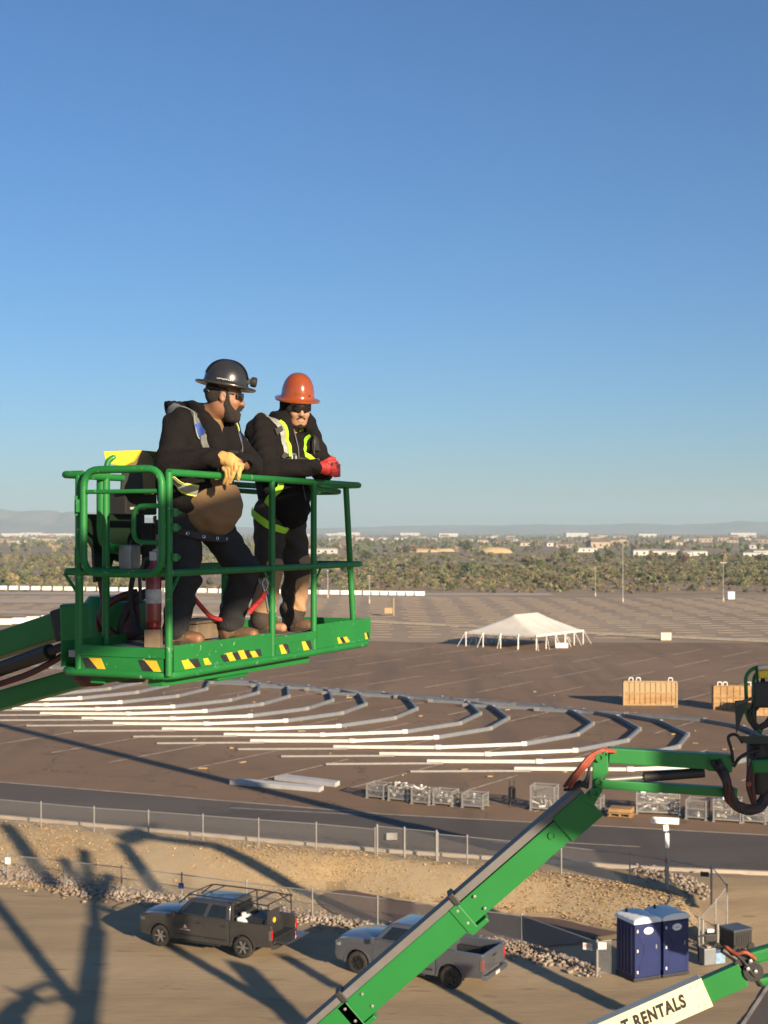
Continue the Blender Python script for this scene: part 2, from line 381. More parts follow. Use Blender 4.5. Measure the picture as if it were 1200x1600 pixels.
# faded stall lines of the parking lot, one sheet each
dv = Vector((.55, .835, 0)).normalized(); pv = Vector((dv.y, -dv.x, 0))
base = Vector((-7.7, 85.4, 0)); rr = random.Random(5)
for k in range(-14, 22):
    for seg in range(-1, 9):
        a = base + pv * (6.1 * k) + dv * (seg * 16.0 + (k % 2) * .8); b = a + dv * rr.uniform(9.0, 11.5)
        if a.y < pw(a.x, FAR) + 1.0 or b.y > 185 or abs(a.x) > a.y * .31 + 3: continue
        mb = MB(); mb.beam((a.x, a.y, .006), (b.x, b.y, .006), .12, .004); mb.build('stall_line', M['line_paint'], parent=lot)
mb = MB()  # tan litter and patches on the asphalt between the frames
for k in range(40):
    px = rr.uniform(250, 1190); py = rr.uniform(1075, 1215); c = G(px, py, .01)
    a = rr.uniform(0, 6.3); r1 = rr.uniform(.08, .3); r2 = r1 * rr.uniform(.3, .7)
    d = Vector((math.cos(a), math.sin(a), 0)); e = Vector((-d.y, d.x, 0))
    mb.box(c + Vector((0, 0, .03)), (r1 * 2, r2 * 2, .06), Matrix((d, e, Vector((0, 0, 1)))).transposed())
o = mb.build('timber_offcuts', M['wood_pale'], origin=(0, 0, 0)); tag(o, 'pale timber offcuts strewn on the asphalt between the frames', 'timber', kind='stuff')
# striped far lot
mb = MB()
for i, D in enumerate(np.arange(202, 326, 5.4)):
    x = -120.0
    while x < 120:
        L = 4.3
        if abs(x) < D * .3: mb.box((x + (i % 2) * .7, D - x * .05, -.02), (L * rr.uniform(.8, 1.1), .34, .06))
        x += 6.6
M['stripe'] = mat('stripe', (.28, .225, .17), (.22, .175, .135), .5, .9)
o = mb.build('stripe_rows', M['stripe'], parent=farlot); tag(o, kind='stuff')
# light kerb line across the lot behind the tent
mb = MB()
for a, b in (((440, 966), (700, 978)), ((700, 978), (920, 990)), ((920, 990), (1300, 1008)), ((100, 955), (440, 966))):
    mb.beam(G(*a) + Vector((0, 0, .15)), G(*b) + Vector((0, 0, .15)), 1.4, .3)
o = mb.build('lot_kerb', M['concrete'], origin=(0, 0, 0)); tag(o, kind='structure')
# dirt track bands at the left beyond the lot
mb = MB()
for y0, y1, x0, x1 in ((300, 318, -110, -20), (262, 272, -100, -30), (340, 352, -130, 40)):
    mb.add([(x0, y0, 0), (x1, y0 - 8, 0), (x1, y1 - 8, 0), (x0, y1, 0)], [(0, 1, 2, 3)])
o = mb.build('dirt_track', M['concrete'], origin=(0, 0, 0)); tag(o, kind='structure')

# ------------------------------------------------------------------ mountains
def ridge(name, prof, D, zoff, seed, m):
    rg = np.random.RandomState(seed); mb = MB(); rings = []
    P = np.linspace(prof[0][0], prof[-1][0], 220)
    ph = rg.rand(8) * 6.28
    top = []
    for p in P:
        h = pw(p, prof); h *= 1 + .05 * sum(math.sin(p * .021 * (i + 1) ** 1.35 + ph[i]) / (i + 1) for i in range(8)); top.append(max(h, .5))
    rings = []
    for d, k in ((-1400, 0), (-900, .25), (-500, .5), (-200, .8), (0, 1.0), (500, .6), (1200, 0)):
        rings.append([Vector(((p - 600) / F * D * (1 + d / D * .2), D + d + 120 * math.sin(p * .05 + k * 5), -6 + (H + t * D / F + 6) * k * (1 + (.18 * math.sin(p * .11 + k * 9) if 0 < k < 1 else 0)))) for p, t in zip(P, top)])
    mb.loft(rings, cap=False, closed=False)
    o = mb.build(name, m, smooth=180, origin=(0, 0, 0)); tag(o, kind='structure')
M['mount'] = mat('mountain', (.17, .14, .13), (.1, .085, .08), .004, .95, c3=(.2, .17, .15), scale3=.0012)
ridge('mountains', [(-700, 30), (-300, 40), (-80, 33), (0, 37), (30, 33), (60, 34), (110, 31), (180, 27), (260, 18), (360, 8), (460, 2)], 7600, 0, 3, M['mount'])
ridge('hills', [(300, 1), (480, 4), (640, 8), (700, 10), (760, 9), (830, 11), (900, 9), (990, 12), (1060, 11), (1110, 12), (1150, 16), (1200, 14), (1300, 18), (1700, 22)], 8200, 0, 5, M['mount'])
# ------------------------------------------------------------------ vegetation beyond the lot
def leaf_mat(name, c, c2):
    m = mat(name, c, c2, .8, .8, contrast=(.3, .7)); 
    nt = m.node_tree; N = nt.nodes; L = nt.links; b = N['Principled BSDF']
    oi = N.new('ShaderNodeObjectInfo'); hs = N.new('ShaderNodeHueSaturation'); src = b.inputs['Base Color'].links[0].from_socket
    mr = N.new('ShaderNodeMapRange'); mr.inputs['To Min'].default_value = .65; mr.inputs['To Max'].default_value = 1.45
    L.new(oi.outputs['Random'], mr.inputs[0]); L.new(mr.outputs[0], hs.inputs['Value'])
    mh = N.new('ShaderNodeMapRange'); mh.inputs['To Min'].default_value = .46; mh.inputs['To Max'].default_value = .53
    L.new(oi.outputs['Random'], mh.inputs[0]); L.new(mh.outputs[0], hs.inputs['Hue'])
    L.new(src, hs.inputs['Color']); L.new(hs.outputs[0], b.inputs['Base Color']); return m
M['leaf_a'] = leaf_mat('leaf_olive', (.18, .17, .078), (.13, .126, .056))
M['leaf_b'] = leaf_mat('leaf_green', (.13, .142, .062), (.09, .102, .045))
M['leaf_c'] = leaf_mat('leaf_dry', (.26, .2, .112), (.19, .15, .085))
M['leaf_d'] = leaf_mat('leaf_dark', (.08, .096, .046), (.056, .07, .034))
M['bark'] = mat('bark', (.16, .11, .07), (.1, .07, .045), 3, .9)
def crown(name, seed, n, rad, hgt, base, leaf, m, clumps=7, squash=1.0, link=False):
    rg = random.Random(seed); mb = MB(); cs = []
    for k in range(clumps):
        a = rg.uniform(0, 6.28); r = rad * rg.uniform(.15, .62); z = base + hgt * rg.uniform(.18, .8)
        cs.append((Vector((math.cos(a) * r, math.sin(a) * r, z)), rad * rg.uniform(.32, .55), hgt * rg.uniform(.2, .34)))
    for i in range(n):
        c, cr, ch = rg.choice(cs)
        u = Vector((rg.gauss(0, 1), rg.gauss(0, 1), rg.gauss(0, 1))).normalized() * (rg.uniform(.45, 1.0))
        p = c + Vector((u.x * cr, u.y * cr, u.z * ch)); p.z = max(p.z, base * .5 + .05)
        d = Vector((rg.gauss(0, 1), rg.gauss(0, 1), rg.gauss(0, .6))).normalized(); e = d.orthogonal().normalized(); s_ = leaf * rg.uniform(.6, 1.4)
        e = (e * math.cos(i) + d.cross(e) * math.sin(i)).normalized(); g = d.cross(e)
        mb.add([p - e * s_ - g * s_ * .45, p + e * s_ - g * s_ * .35, p + e * s_ * .8 + g * s_ * .5, p - e * s_ * .7 + g * s_ * .4], [(0, 1, 2, 3)])
    return mb.build(name, m, origin=(0, 0, 0), recalc=False, link=link)
protos = bpy.data.collections.new('scrub_kinds')
for i, (lm, rad, hg) in enumerate(((M['leaf_a'], 2.1, 2.6), (M['leaf_b'], 2.4, 3.2), (M['leaf_c'], 1.7, 1.7), (M['leaf_a'], 2.8, 3.6), (M['leaf_d'], 2.0, 3.0), (M['leaf_c'], 2.0, 1.5), (M['leaf_c'], 1.5, 1.1))):
    protos.objects.link(crown('scrub_bush', 20 + i, 210, rad, hg, .0, .42, lm))
def scatter(name, pts, scales, coll, label, cat, seed=0):
    me = bpy.data.meshes.new(name); me.from_pydata(pts, [], [])
    at_ = me.attributes.new('size', 'FLOAT', 'POINT'); at_.data.foreach_set('value', scales)
    ob = bpy.data.objects.new(name, me); COL.objects.link(ob)
    ng = bpy.data.node_groups.new(name, 'GeometryNodeTree')
    ng.interface.new_socket('Geometry', in_out='INPUT', socket_type='NodeSocketGeometry'); ng.interface.new_socket('Geometry', in_out='OUTPUT', socket_type='NodeSocketGeometry')
    N = ng.nodes; L = ng.links
    gi = N.new('NodeGroupInput'); go = N.new('NodeGroupOutput'); ip = N.new('GeometryNodeInstanceOnPoints'); ci = N.new('GeometryNodeCollectionInfo')
    ci.inputs['Collection'].default_value = coll; ci.inputs['Separate Children'].default_value = True; ci.inputs['Reset Children'].default_value = True
    ip.inputs['Pick Instance'].default_value = True
    rv = N.new('FunctionNodeRandomValue'); rv.data_type = 'FLOAT_VECTOR'; rv.inputs[0].default_value = (0, 0, 0); rv.inputs[1].default_value = (0, 0, 6.283)
    na = N.new('GeometryNodeInputNamedAttribute'); na.data_type = 'FLOAT'; na.inputs['Name'].default_value = 'size'
    ri = N.new('FunctionNodeRandomValue'); ri.data_type = 'INT'; ri.inputs[4].default_value = 0; ri.inputs[5].default_value = 99; ri.inputs['Seed'].default_value = 3
    L.new(gi.outputs[0], ip.inputs['Points']); L.new(ci.outputs[0], ip.inputs['Instance']); L.new(rv.outputs[0], ip.inputs['Rotation'])
    L.new(ri.outputs[2], ip.inputs['Instance Index']); L.new(na.outputs[0], ip.inputs['Scale']); L.new(ip.outputs[0], go.inputs[0])
    md = ob.modifiers.new('scatter', 'NODES'); md.node_group = ng
    tag(ob, label, cat, kind='stuff'); return ob
rg = np.random.RandomState(11)
pts = []; sc_ = []
def patch(x, y, s=0):   # slow variation: thicker and thinner scrub
    return math.sin(x * .021 + s) * math.sin(y * .013 + 1.3 + s) + .6 * math.sin(x * .05 + y * .031 + s)
while len(pts) < 9500:
    D = 352 + 560 * rg.rand() ** 1.25; x = (rg.rand() * 2 - 1) * (D * .3 + 10)
    if D < 352 + abs(10 * math.sin(x * .1)): continue
    if patch(x, D) + rg.randn() * .5 < -.3: continue
    if D < 480 and rg.rand() < .85 * (480 - D) / 128: continue
    pts.append((x, D, -.5)); sc_.append(float(np.clip(rg.lognormal(0, .42), .4, 2.2)) * (.3 + .00012 * (D - 350)))
scatter('desert_scrub', pts, sc_, protos, 'olive desert scrub covering the plain beyond the lot', 'scrub')
tp = bpy.data.collections.new('grove_kinds')
for i, (lm, rad, hg) in enumerate(((M['leaf_d'], 4.2, 6.5), (M['leaf_b'], 3.6, 6.0), (M['leaf_a'], 4.4, 6.0), (M['leaf_c'], 3.0, 5.5))):
    tp.objects.link(crown('grove_tree', 60 + i, 190, rad, hg, .8, .8, lm, clumps=8))
pts = []; sc_ = []
while len(pts) < 3400:
    D = 1000 + 4600 * rg.rand() ** 1.3; x = (rg.rand() * 2 - 1) * (D * .3 + 10)
    if patch(x * .25, D * .2, 2) + rg.randn() * .6 < -.1: continue
    pts.append((x, D, -.5)); sc_.append(float(rg.uniform(.35, .85)))
scatter('distant_trees', pts, sc_, tp, 'distant belt of dark trees among the town roofs', 'trees')
# trees one can tell apart
def tree_proto(seed, m, rad, hg):
    t = local_empty('desert_tree', (0, 0, 0))
    crown('crown', seed, 420, rad, hg * .78, hg * .24, .5, m, clumps=10, link=True).parent = t
    mb = MB(); rg_ = random.Random(seed)
    mb.tube([(0, 0, -.3), (.1, .05, hg * .25), (.05, .12, hg * .55)], [.28, .22, .1], 7)
    for k in range(5):
        a = k * 1.26 + rg_.uniform(-.3, .3); mb.tube([(.06, .05, hg * .22), (math.cos(a) * rad * .3, math.sin(a) * rad * .3, hg * .45), (math.cos(a) * rad * .55, math.sin(a) * rad * .55, hg * .62)], [.13, .09, .03], 5)
    mb.build('trunk', M['bark'], parent=t)
    return t
TK = [tree_proto(91, M['leaf_d'], 4.6, 8.5), tree_proto(92, M['leaf_b'], 4.2, 7.0), tree_proto(93, M['leaf_a'], 4.0, 6.5), tree_proto(94, M['leaf_c'], 3.2, 7.5)]
TLAB = ['dark green broad tree rising above the scrub line', 'mid green bushy tree standing in the scrub belt', 'olive rounded tree standing in the scrub belt', 'pale dry leafless looking tree above the scrub']
tspots = []
rt = random.Random(4)
for k in range(34): tspots.append((rt.uniform(870, 1205), rt.uniform(620, 1050), rt.choice((0, 0, 1, 3, 2)), rt.uniform(.42, .8)))
for k in range(16): tspots.append((rt.uniform(560, 900), rt.uniform(420, 900), rt.choice((0, 1, 2)), rt.uniform(.35, .7)))
for k in range(10): tspots.append((rt.uniform(0, 120), rt.uniform(420, 800), rt.choice((1, 2, 2)), rt.uniform(.35, .65)))
tspots += [(730, 1020, 0, 1.2), (575, 700, 0, .8), (825, 560, 1, .85), (845, 570, 1, .75), (1070, 640, 3, .9), (1130, 660, 3, .8), (640, 460, 2, .55), (20, 415, 3, .5), (690, 415, 2, .6), (540, 500, 0, .6)]
for i, (px, D, k, s) in enumerate(tspots):
    o = TK[k] if not TK[k].get('used') else copy_tree(TK[k])
    TK[k]['used'] = 1
    o.location = ((px - 600) * D / F, D, -.5); o.rotation_euler = (0, 0, rt.uniform(0, 6.28)); o.scale = (s, s, s * rt.uniform(.85, 1.1))
    tag(o, TLAB[k], 'tree', ['dark trees beyond the lot', 'green trees beyond the lot', 'olive trees beyond the lot', 'dry trees beyond the lot'][k])
for t in TK:
    if 'used' in t: del t['used']
for o in list(bpy.data.objects):
    if 'used' in o: del o['used']

# ------------------------------------------------------------------ far houses and sheds
HW = [mat('house_wall_%d' % i, c, tuple(x * .85 for x in c), .4, .8) for i, c in enumerate(((.4, .34, .27), (.34, .27, .2), (.5, .48, .45)))]
HR = [mat('house_roof_%d' % i, c, tuple(x * .8 for x in c), .6, .8) for i, c in enumerate(((.22, .15, .11), (.26, .24, .22), (.45, .43, .41)))]
def house_proto(w, d, h, gable, wm, rm, name):
    t = local_empty(name, (0, 0, 0))
    mb = MB(); mb.box((0, 0, h / 2), (w, d, h)); mb.build('wall', wm, parent=t)
    mb = MB()
    if gable: mb.add([(-w / 2 - .4, -d / 2 - .4, h), (w / 2 + .4, -d / 2 - .4, h), (w / 2 + .4, d / 2 + .4, h), (-w / 2 - .4, d / 2 + .4, h), (-w / 2 + 2, 0, h + gable), (w / 2 - 2, 0, h + gable)], [(0, 1, 5, 4), (2, 3, 4, 5), (1, 2, 5), (3, 0, 4), (0, 3, 2, 1)])
    else: mb.box((0, 0, h + .25), (w + .5, d + .5, .5))
    mb.build('roof', rm, parent=t)
    for k in range(max(2, int(w / 5))):
        mb = MB(); mb.box((-w / 2 + (k + .5) * w / max(2, int(w / 5)), -d / 2 - .03, h * .5), (1.6, .12, min(1.5, h * .4))); mb.build('window', M['glass'], parent=t)
    return t
HK = [house_proto(15, 11, 3.2, 2.2, HW[0], HR[0], 'house'), house_proto(19, 12, 5.6, 2.4, HW[1], HR[0], 'house'), house_proto(16, 10, 3.4, 2.0, HW[2], HR[1], 'house'), house_proto(46, 22, 7.5, 0, HW[2], HR[2], 'warehouse'), house_proto(24, 9, 4.2, .9, HW[2], HR[2], 'shed')]
HL = ['low cream house with brown hip roof in the town', 'two storey tan house with brown roof in the town', 'pale house with grey hip roof in the town', 'long white flat roofed warehouse on the horizon', 'white metal shed at the edge of the scrub']
rh = random.Random(8); spots = []
for k in range(60):
    spots.append((rh.uniform(500, 1210), rh.uniform(1250, 3600), rh.choice((0, 0, 1, 2)), rh.uniform(-.4, .4), 1.0))
for k in range(16): spots.append((rh.uniform(-5, 120), rh.uniform(1300, 3200), rh.choice((0, 1, 2)), rh.uniform(-.4, .4), 1.0))
for px in (22, 50, 75, 100, 440, 470, 520, 545, 640, 700, 900, 1010, 1160): spots.append((px, rh.uniform(3300, 4600), 3, rh.uniform(-.1, .1), rh.uniform(1.0, 1.5)))
for px, D in ((1060, 860), (1040, 880), (1178, 840), (1195, 900), (1010, 900), (915, 1050), (505, 980), (1085, 900)): spots.append((px, D, 4, rh.uniform(-.2, .2), rh.uniform(.5, .8)))
cnt = {}; nwh = 0
for px, D, k, rz, s in spots:
    o = HK[k] if k not in cnt else copy_tree(HK[k]); cnt[k] = 1
    o.location = ((px - 600) * D / F, D, -.5); o.rotation_euler = (0, 0, rz); o.scale = (s, s, s)
    lab = HL[k]
    if k == 3: lab = ['leftmost', 'second', 'third', 'fourth', 'fifth', 'sixth', 'seventh', 'eighth', 'ninth', 'tenth', 'eleventh', 'twelfth', 'thirteenth'][nwh] + ' white flat roofed warehouse from the left along the horizon'; nwh += 1
    tag(o, lab, ['house', 'house', 'house', 'warehouse', 'shed'][k], ['low cream houses', 'two storey tan houses', 'pale grey roofed houses', 'white warehouses', 'white sheds'][k] + ' in the far town')
# earth mounds
mb = MB()
for cx, D, w, h in ((772, 1000, 13, 4.5), (655, 1050, 16, 3), (690, 1080, 12, 3)):
    c = Vector(((cx - 600) * D / F, D, -.6)); rings = []
    for k in range(7):
        q = k / 6; r = w * math.cos(q * 1.5) ; rings.append([c + Vector((math.cos(a) * r * (1 + .1 * math.sin(3 * a)), math.sin(a) * r * .5, h * math.sin(q * 1.57))) for a in np.linspace(0, 6.28, 24, endpoint=False)])
    mb.loft(rings)
o = mb.build('earth_mounds', M['slope'], smooth=180); tag(o, kind='structure')

# ------------------------------------------------------------------ far lot furniture
def barrier_proto():
    mb = MB(); p = [(-.3, 0), (.3, 0), (.3, .1), (.14, .4), (.09, .95), (-.09, .95), (-.14, .4), (-.3, .1)]
    mb.loft([[Vector((x, a, z)) for a, z in p] for x in (-1.15, 1.15)])
    return mb.build('barrier', M['white'], origin=(0, 0, 0), bevel=.02)
bp = barrier_proto(); first = True
ORD = ['leftmost', 'second', 'third', 'fourth', 'fifth', 'sixth', 'seventh', 'eighth', 'ninth', 'tenth', 'eleventh', 'twelfth', 'thirteenth', 'fourteenth']
def put_barrier(px, py, s=1.0, rz=0.0, near=None):
    global first
    o = bp if first else bp.copy()
    if not first: COL.objects.link(o)
    first = False
    o.location = G(px, py); o.rotation_euler = (0, 0, rz); o.scale = (s, s * 1.3, s)
    if near is not None: tag(o, ORD[near] + ' white concrete barrier of the short nearer row left of the basket', 'barrier', 'nearer white barriers at the left')
    else: tag(o, 'white concrete barrier in the long row before the scrub', 'barrier', 'far row of white barriers')
px = 4.0
while px < 662:
    put_barrier(px, 921 + (px / 660.0) * 9.5, 1.0, -.06)
    px += 17.3 if px < 560 else 13.5
for q, (px, py) in enumerate(((8, 975.5), (30, 974), (52, 972), (75, 970), (96, 968))): put_barrier(px, py, .95, .12, q)
def pole(px, py_base, py_top, r, label, lampkind):
    b = G(px, py_base); hgt = (py_base - py_top) * b.y / F
    t = empty('light_pole', b)
    mb = MB(); mb.tube([b, b + Vector((0, 0, hgt))], [r, r * .7], 8); mb.build('pole', M['galv'], parent=t)
    mb = MB(); mb.lathe([(r * 2.2, 0), (r * 2.2, .8), (r * 1.6, .9)], b, 10, cap=True); mb.build('footing', M['concrete'], parent=t)
    mb = MB(); mb.box(b + Vector((0, 0, hgt + .1)), (1.4 if lampkind else .5, .3, .2)); mb.build('lamp_head', M['galv'], parent=t)
    tag(t, label, 'light pole')
pole(930, 932, 888, .09, 'short grey pole standing left of the taller light poles', 0)
pole(973, 941, 845, .1, 'tallest thin grey light pole in the middle of the far lot', 1)
pole(1130, 940, 880, .1, 'grey light pole at the right of the far lot', 1)
pole(577, 943, 900, .09, 'thin white footed light pole just right of the basket corner', 0)
pole(512, 934, 892, .09, 'thin light pole seen between the right basket posts', 0)
# small kiosk sign and boxes
def small_box(name, px, py, d, m, label, cat):
    b = G(px, py); mb = MB(); mb.box(b + Vector((0, 0, d[2] / 2)), d); mb.box(b + Vector((0, 0, d[2] + .06)), (d[0] * 1.06, d[1] * 1.06, .12)); o = mb.build(name, m, bevel=.04); tag(o, label, cat)
small_box('utility_box', 1040, 1000, (1.4, .8, .9), M['cream'], 'cream utility box on the kerb line right of the tent', 'utility box')
small_box('utility_box', 1142, 936, (1.5, .9, 1.5), M['white'], 'small white cabinet beside the right light pole', 'cabinet')
small_box('utility_box', 877, 1012, (1.6, 1.0, .5), M['white'], 'low white bundle on the asphalt under the tent edge', 'bundle')
t = empty('sign_stand', G(615, 962)); b = G(615, 962)
mb = MB(); mb.tube([b, b + Vector((0, 0, 3.2))], .12, 8); mb.build('post', M['wood_pale'], parent=t)
mb = MB(); mb.box(b + Vector((-.9, 0, .9)), (1.4, .1, 1.0)); mb.build('board', M['wood_pale'], parent=t)
tag(t, 'tan post with a small board on the far lot right of the basket', 'sign')

# ------------------------------------------------------------------ tent
cN = G(838, 1016); cL = G(727, 1009); cR = G(914, 1006)
ex = (cR - cN); ey = (cL - cN); ey = ey - ex * (ey.dot(ex) / ex.dot(ex)); W2, D2 = ex.length * .96, ey.length * .96
ang = math.atan2(ex.y, ex.x); t = local_empty('frame_tent', cN, ang); EZ = 1.9
mb = MB(); wx, wy, rz_ = W2, D2, 4.15
def roofpt(u, v):
    r0, r1 = wx * .27, wx * .78
    d = min(v, wy - v) / (wy / 2); e = min(1.0, u / r0 if u < r0 else 1.0); g = min(1.0, (wx - u) / (wx - r1) if u > r1 else 1.0)
    k = min(d, e, g); sag = -.16 * math.sin(math.pi * k) * (1 + .2 * math.sin(u * 2.2))
    return Vector((u, v, EZ + (rz_ - EZ) * k + sag + .03 * math.sin(u * 4.1) * (1 - k)))
nu, nv = 46, 34
vs = [roofpt(wx * i / nu, wy * j / nv) for i in range(nu + 1) for j in range(nv + 1)]
mb.add(vs, [(i * (nv + 1) + j, (i + 1) * (nv + 1) + j, (i + 1) * (nv + 1) + j + 1, i * (nv + 1) + j + 1) for i in range(nu) for j in range(nv)])
mb.build('roof', M['canvas'], parent=t, smooth=40)
mb = MB(); per = [(0, 0), (wx, 0), (wx, wy), (0, wy)]
for (x0, y0), (x1, y1) in zip(per, per[1:] + per[:1]):
    n = 28
    for k in range(n):
        a = (lerp(x0, x1, k / n), lerp(y0, y1, k / n)); b = (lerp(x0, x1, (k + 1) / n), lerp(y0, y1, (k + 1) / n))
        mb.quad((a[0], a[1], EZ + .02), (b[0], b[1], EZ + .02), (b[0], b[1], EZ - .22 - .06 * (k % 2)), (a[0], a[1], EZ - .22 - .06 * ((k + 1) % 2)))
mb.build('valance', M['canvas'], parent=t)
for (x0, y0), (x1, y1), n in ((per[0], per[1], 5), (per[1], per[2], 4), (per[2], per[3], 5), (per[3], per[0], 4)):
    for k in range(n):
        x, y = lerp(x0, x1, k / n), lerp(y0, y1, k / n)
        mb = MB(); mb.tube([(x, y, 0), (x, y, EZ)], .07, 6); mb.build('leg', M['white'], parent=t)
        ox = (x - wx / 2) / wx * 1.6; oy = (y - wy / 2) / wy * 1.6
        mb = MB(); mb.tube([(x, y, EZ), (x + ox, y + oy, .0)], .03, 4); mb.build('guy_rope', M['white'], parent=t)
tag(t, 'white hip roofed frame tent standing on the asphalt', 'tent')

# ------------------------------------------------------------------ crates
def crate_stack(px0, px1, pyb, hgt, tiers, n, label, wm, wm2, rz=-.03):
    a = G(px0, pyb); b = G(px1, pyb); w = (b - a).length
    t = local_empty('crate_stack', a, rz); th = hgt / tiers; dpt = 1.2
    for k in range(tiers):
        z0 = k * th
        mb = MB()
        for q in range(n):
            x0 = w * q / n; g = .05
            mm = random.uniform(-.04, .04)
            bb = MB(); bb.box((x0 + w / n / 2, .03 + abs(mm), z0 + th / 2 + .03), (w / n - g, .05, th - .12 + mm)); bb.build('slat_panel', wm if k == 0 else wm2, parent=t)
        mb.box((w / 2, dpt / 2 + .08, z0 + th / 2), (w - .04, dpt - .1, th - .06)); mb.build('crate_core', wm, parent=t)
        mb = MB(); mb.box((w / 2, 0, z0 + th), (w, .08, .09)); mb.box((w / 2, 0, z0 + .05), (w, .08, .09)); mb.build('batten', wm2, parent=t)
    for q in (0, w):
        mb = MB(); mb.box((q, -.01, hgt / 2 - .1), (.14, .1, hgt + .1)); mb.build('corner_post', wm2, parent=t)
    for q in range(3):
        mb = MB(); x = w * (.1 + .14 * q) if q < 2 else w * .85; mb.tube(fillet([(x, .2, hgt), (x, .2, hgt + .3), (x + .35, .25, hgt + .3), (x + .35, .25, hgt)], .1), .04, 6); mb.build('strap_loop', M['white'], parent=t)
    tag(t, label, 'crates'); return t
crate_stack(975, 1057, 1102, 2.05, 2, 10, 'long two tier stack of wooden crates alone on the asphalt', M['wood'], M['wood_pale'])
crate_stack(1116, 1176, 1109, 2.0, 2, 6, 'orange toned wooden crate stack behind the right lift basket', M['wood'], M['wood'])
crate_stack(1182, 1240, 1118, 1.5, 2, 5, 'crate stack at the right frame edge behind the hoses', M['wood'], M['wood_pale'])

# ------------------------------------------------------------------ arched frames laid out on the lot
FR = [(-22, 99.4), (-8.3, 100.7), (-1.1, 100.5), (4.9, 102.1), (9.2, 106.7), (11.15, 112.5), (10.6, 119.6), (8.4, 123.6), (3.0, 127.3), (-4, 130.2)]
fr_label = ['leftmost arched grey beam frame behind the lift basket', 'second', 'third']
ordn = ['first', 'second', 'third', 'fourth', 'fifth', 'sixth', 'seventh', 'eighth', 'ninth', 'tenth', 'eleventh', 'twelfth', 'thirteenth', 'fourteenth']
fproto = None
for q, k in enumerate(range(-9, 5)):
    off = Vector((3.9 * k, -3.0 * k, 0))
    if fproto is None:
        t = local_empty('arch_frame', off); fproto = t
        for i, (a, b) in enumerate(zip(FR[1:], FR[2:])):
            mb = MB(); a3 = Vector((*a, .17)); b3 = Vector((*b, .17)); d = (b3 - a3).normalized()
            # I-profile beam: two flanges and a web
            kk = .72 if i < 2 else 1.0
            for dz, hh in ((.12 * kk, .045), (-.12 * kk, .045)): mb.beam(a3 + Vector((0, 0, dz)), b3 + Vector((0, 0, dz)), .19 * kk, hh)
            mb.beam(a3, b3, .14 * kk, .2 * kk)
            mb.build('beam', M['alu_sunlit'] if i < 2 else M['alu'], parent=t)  # lower runs get the paler colour that stands for direct sun
            mb = MB(); mb.box(b3 + Vector((0, 0, .02)), (.42, .24, .3), Matrix.Rotation(math.atan2(d.y, d.x), 3, 'Z')); mb.build('joint_plate', M['alu_sunlit'] if i < 2 else M['galv'], parent=t, bevel=.02)
        mb = MB(); mb.beam((FR[1][0] - 6.5, FR[1][1] - .65, .1), (FR[1][0] + 1, FR[1][1] - .35, .1), .12, .12); mb.build('purlin', M['galv'], parent=t)
    else:
        t = copy_tree(fproto); t.location = off; t.rotation_euler = (0, 0, random.uniform(-.012, .012))
    nm = 'leftmost of the nested arched beam frames laid on the asphalt' if q == 0 else ('rightmost of the nested arched beam frames laid on the asphalt' if q == 13 else ordn[q] + ' from the left of the nested arched beam frames on the asphalt')
    tag(t, nm, 'beam frame', 'arched frames laid out on the lot')
# loose beams
for i, (a, b, lab) in enumerate((((360, 1226), (500, 1238), 'longer bundle of grey aluminium beams on the lot by the road'), ((430, 1219), (525, 1230), 'shorter pair of grey aluminium beams lying behind the longer bundle'))):
    t = empty('beam_bundle', G(*a)); A = G(*a); B = G(*b)
    for k in range(3):
        off = Vector((.25 * k * .3, .28 * k, 0)); mb = MB(); mb.beam(A + off + Vector((.2 * k, 0, .14)), B + off + Vector((0, 0, .14)), .2, .26); mb.build('beam', M['alu_pale'], parent=t, bevel=.02)
    tag(t, lab, 'beams', 'loose beams by the road')

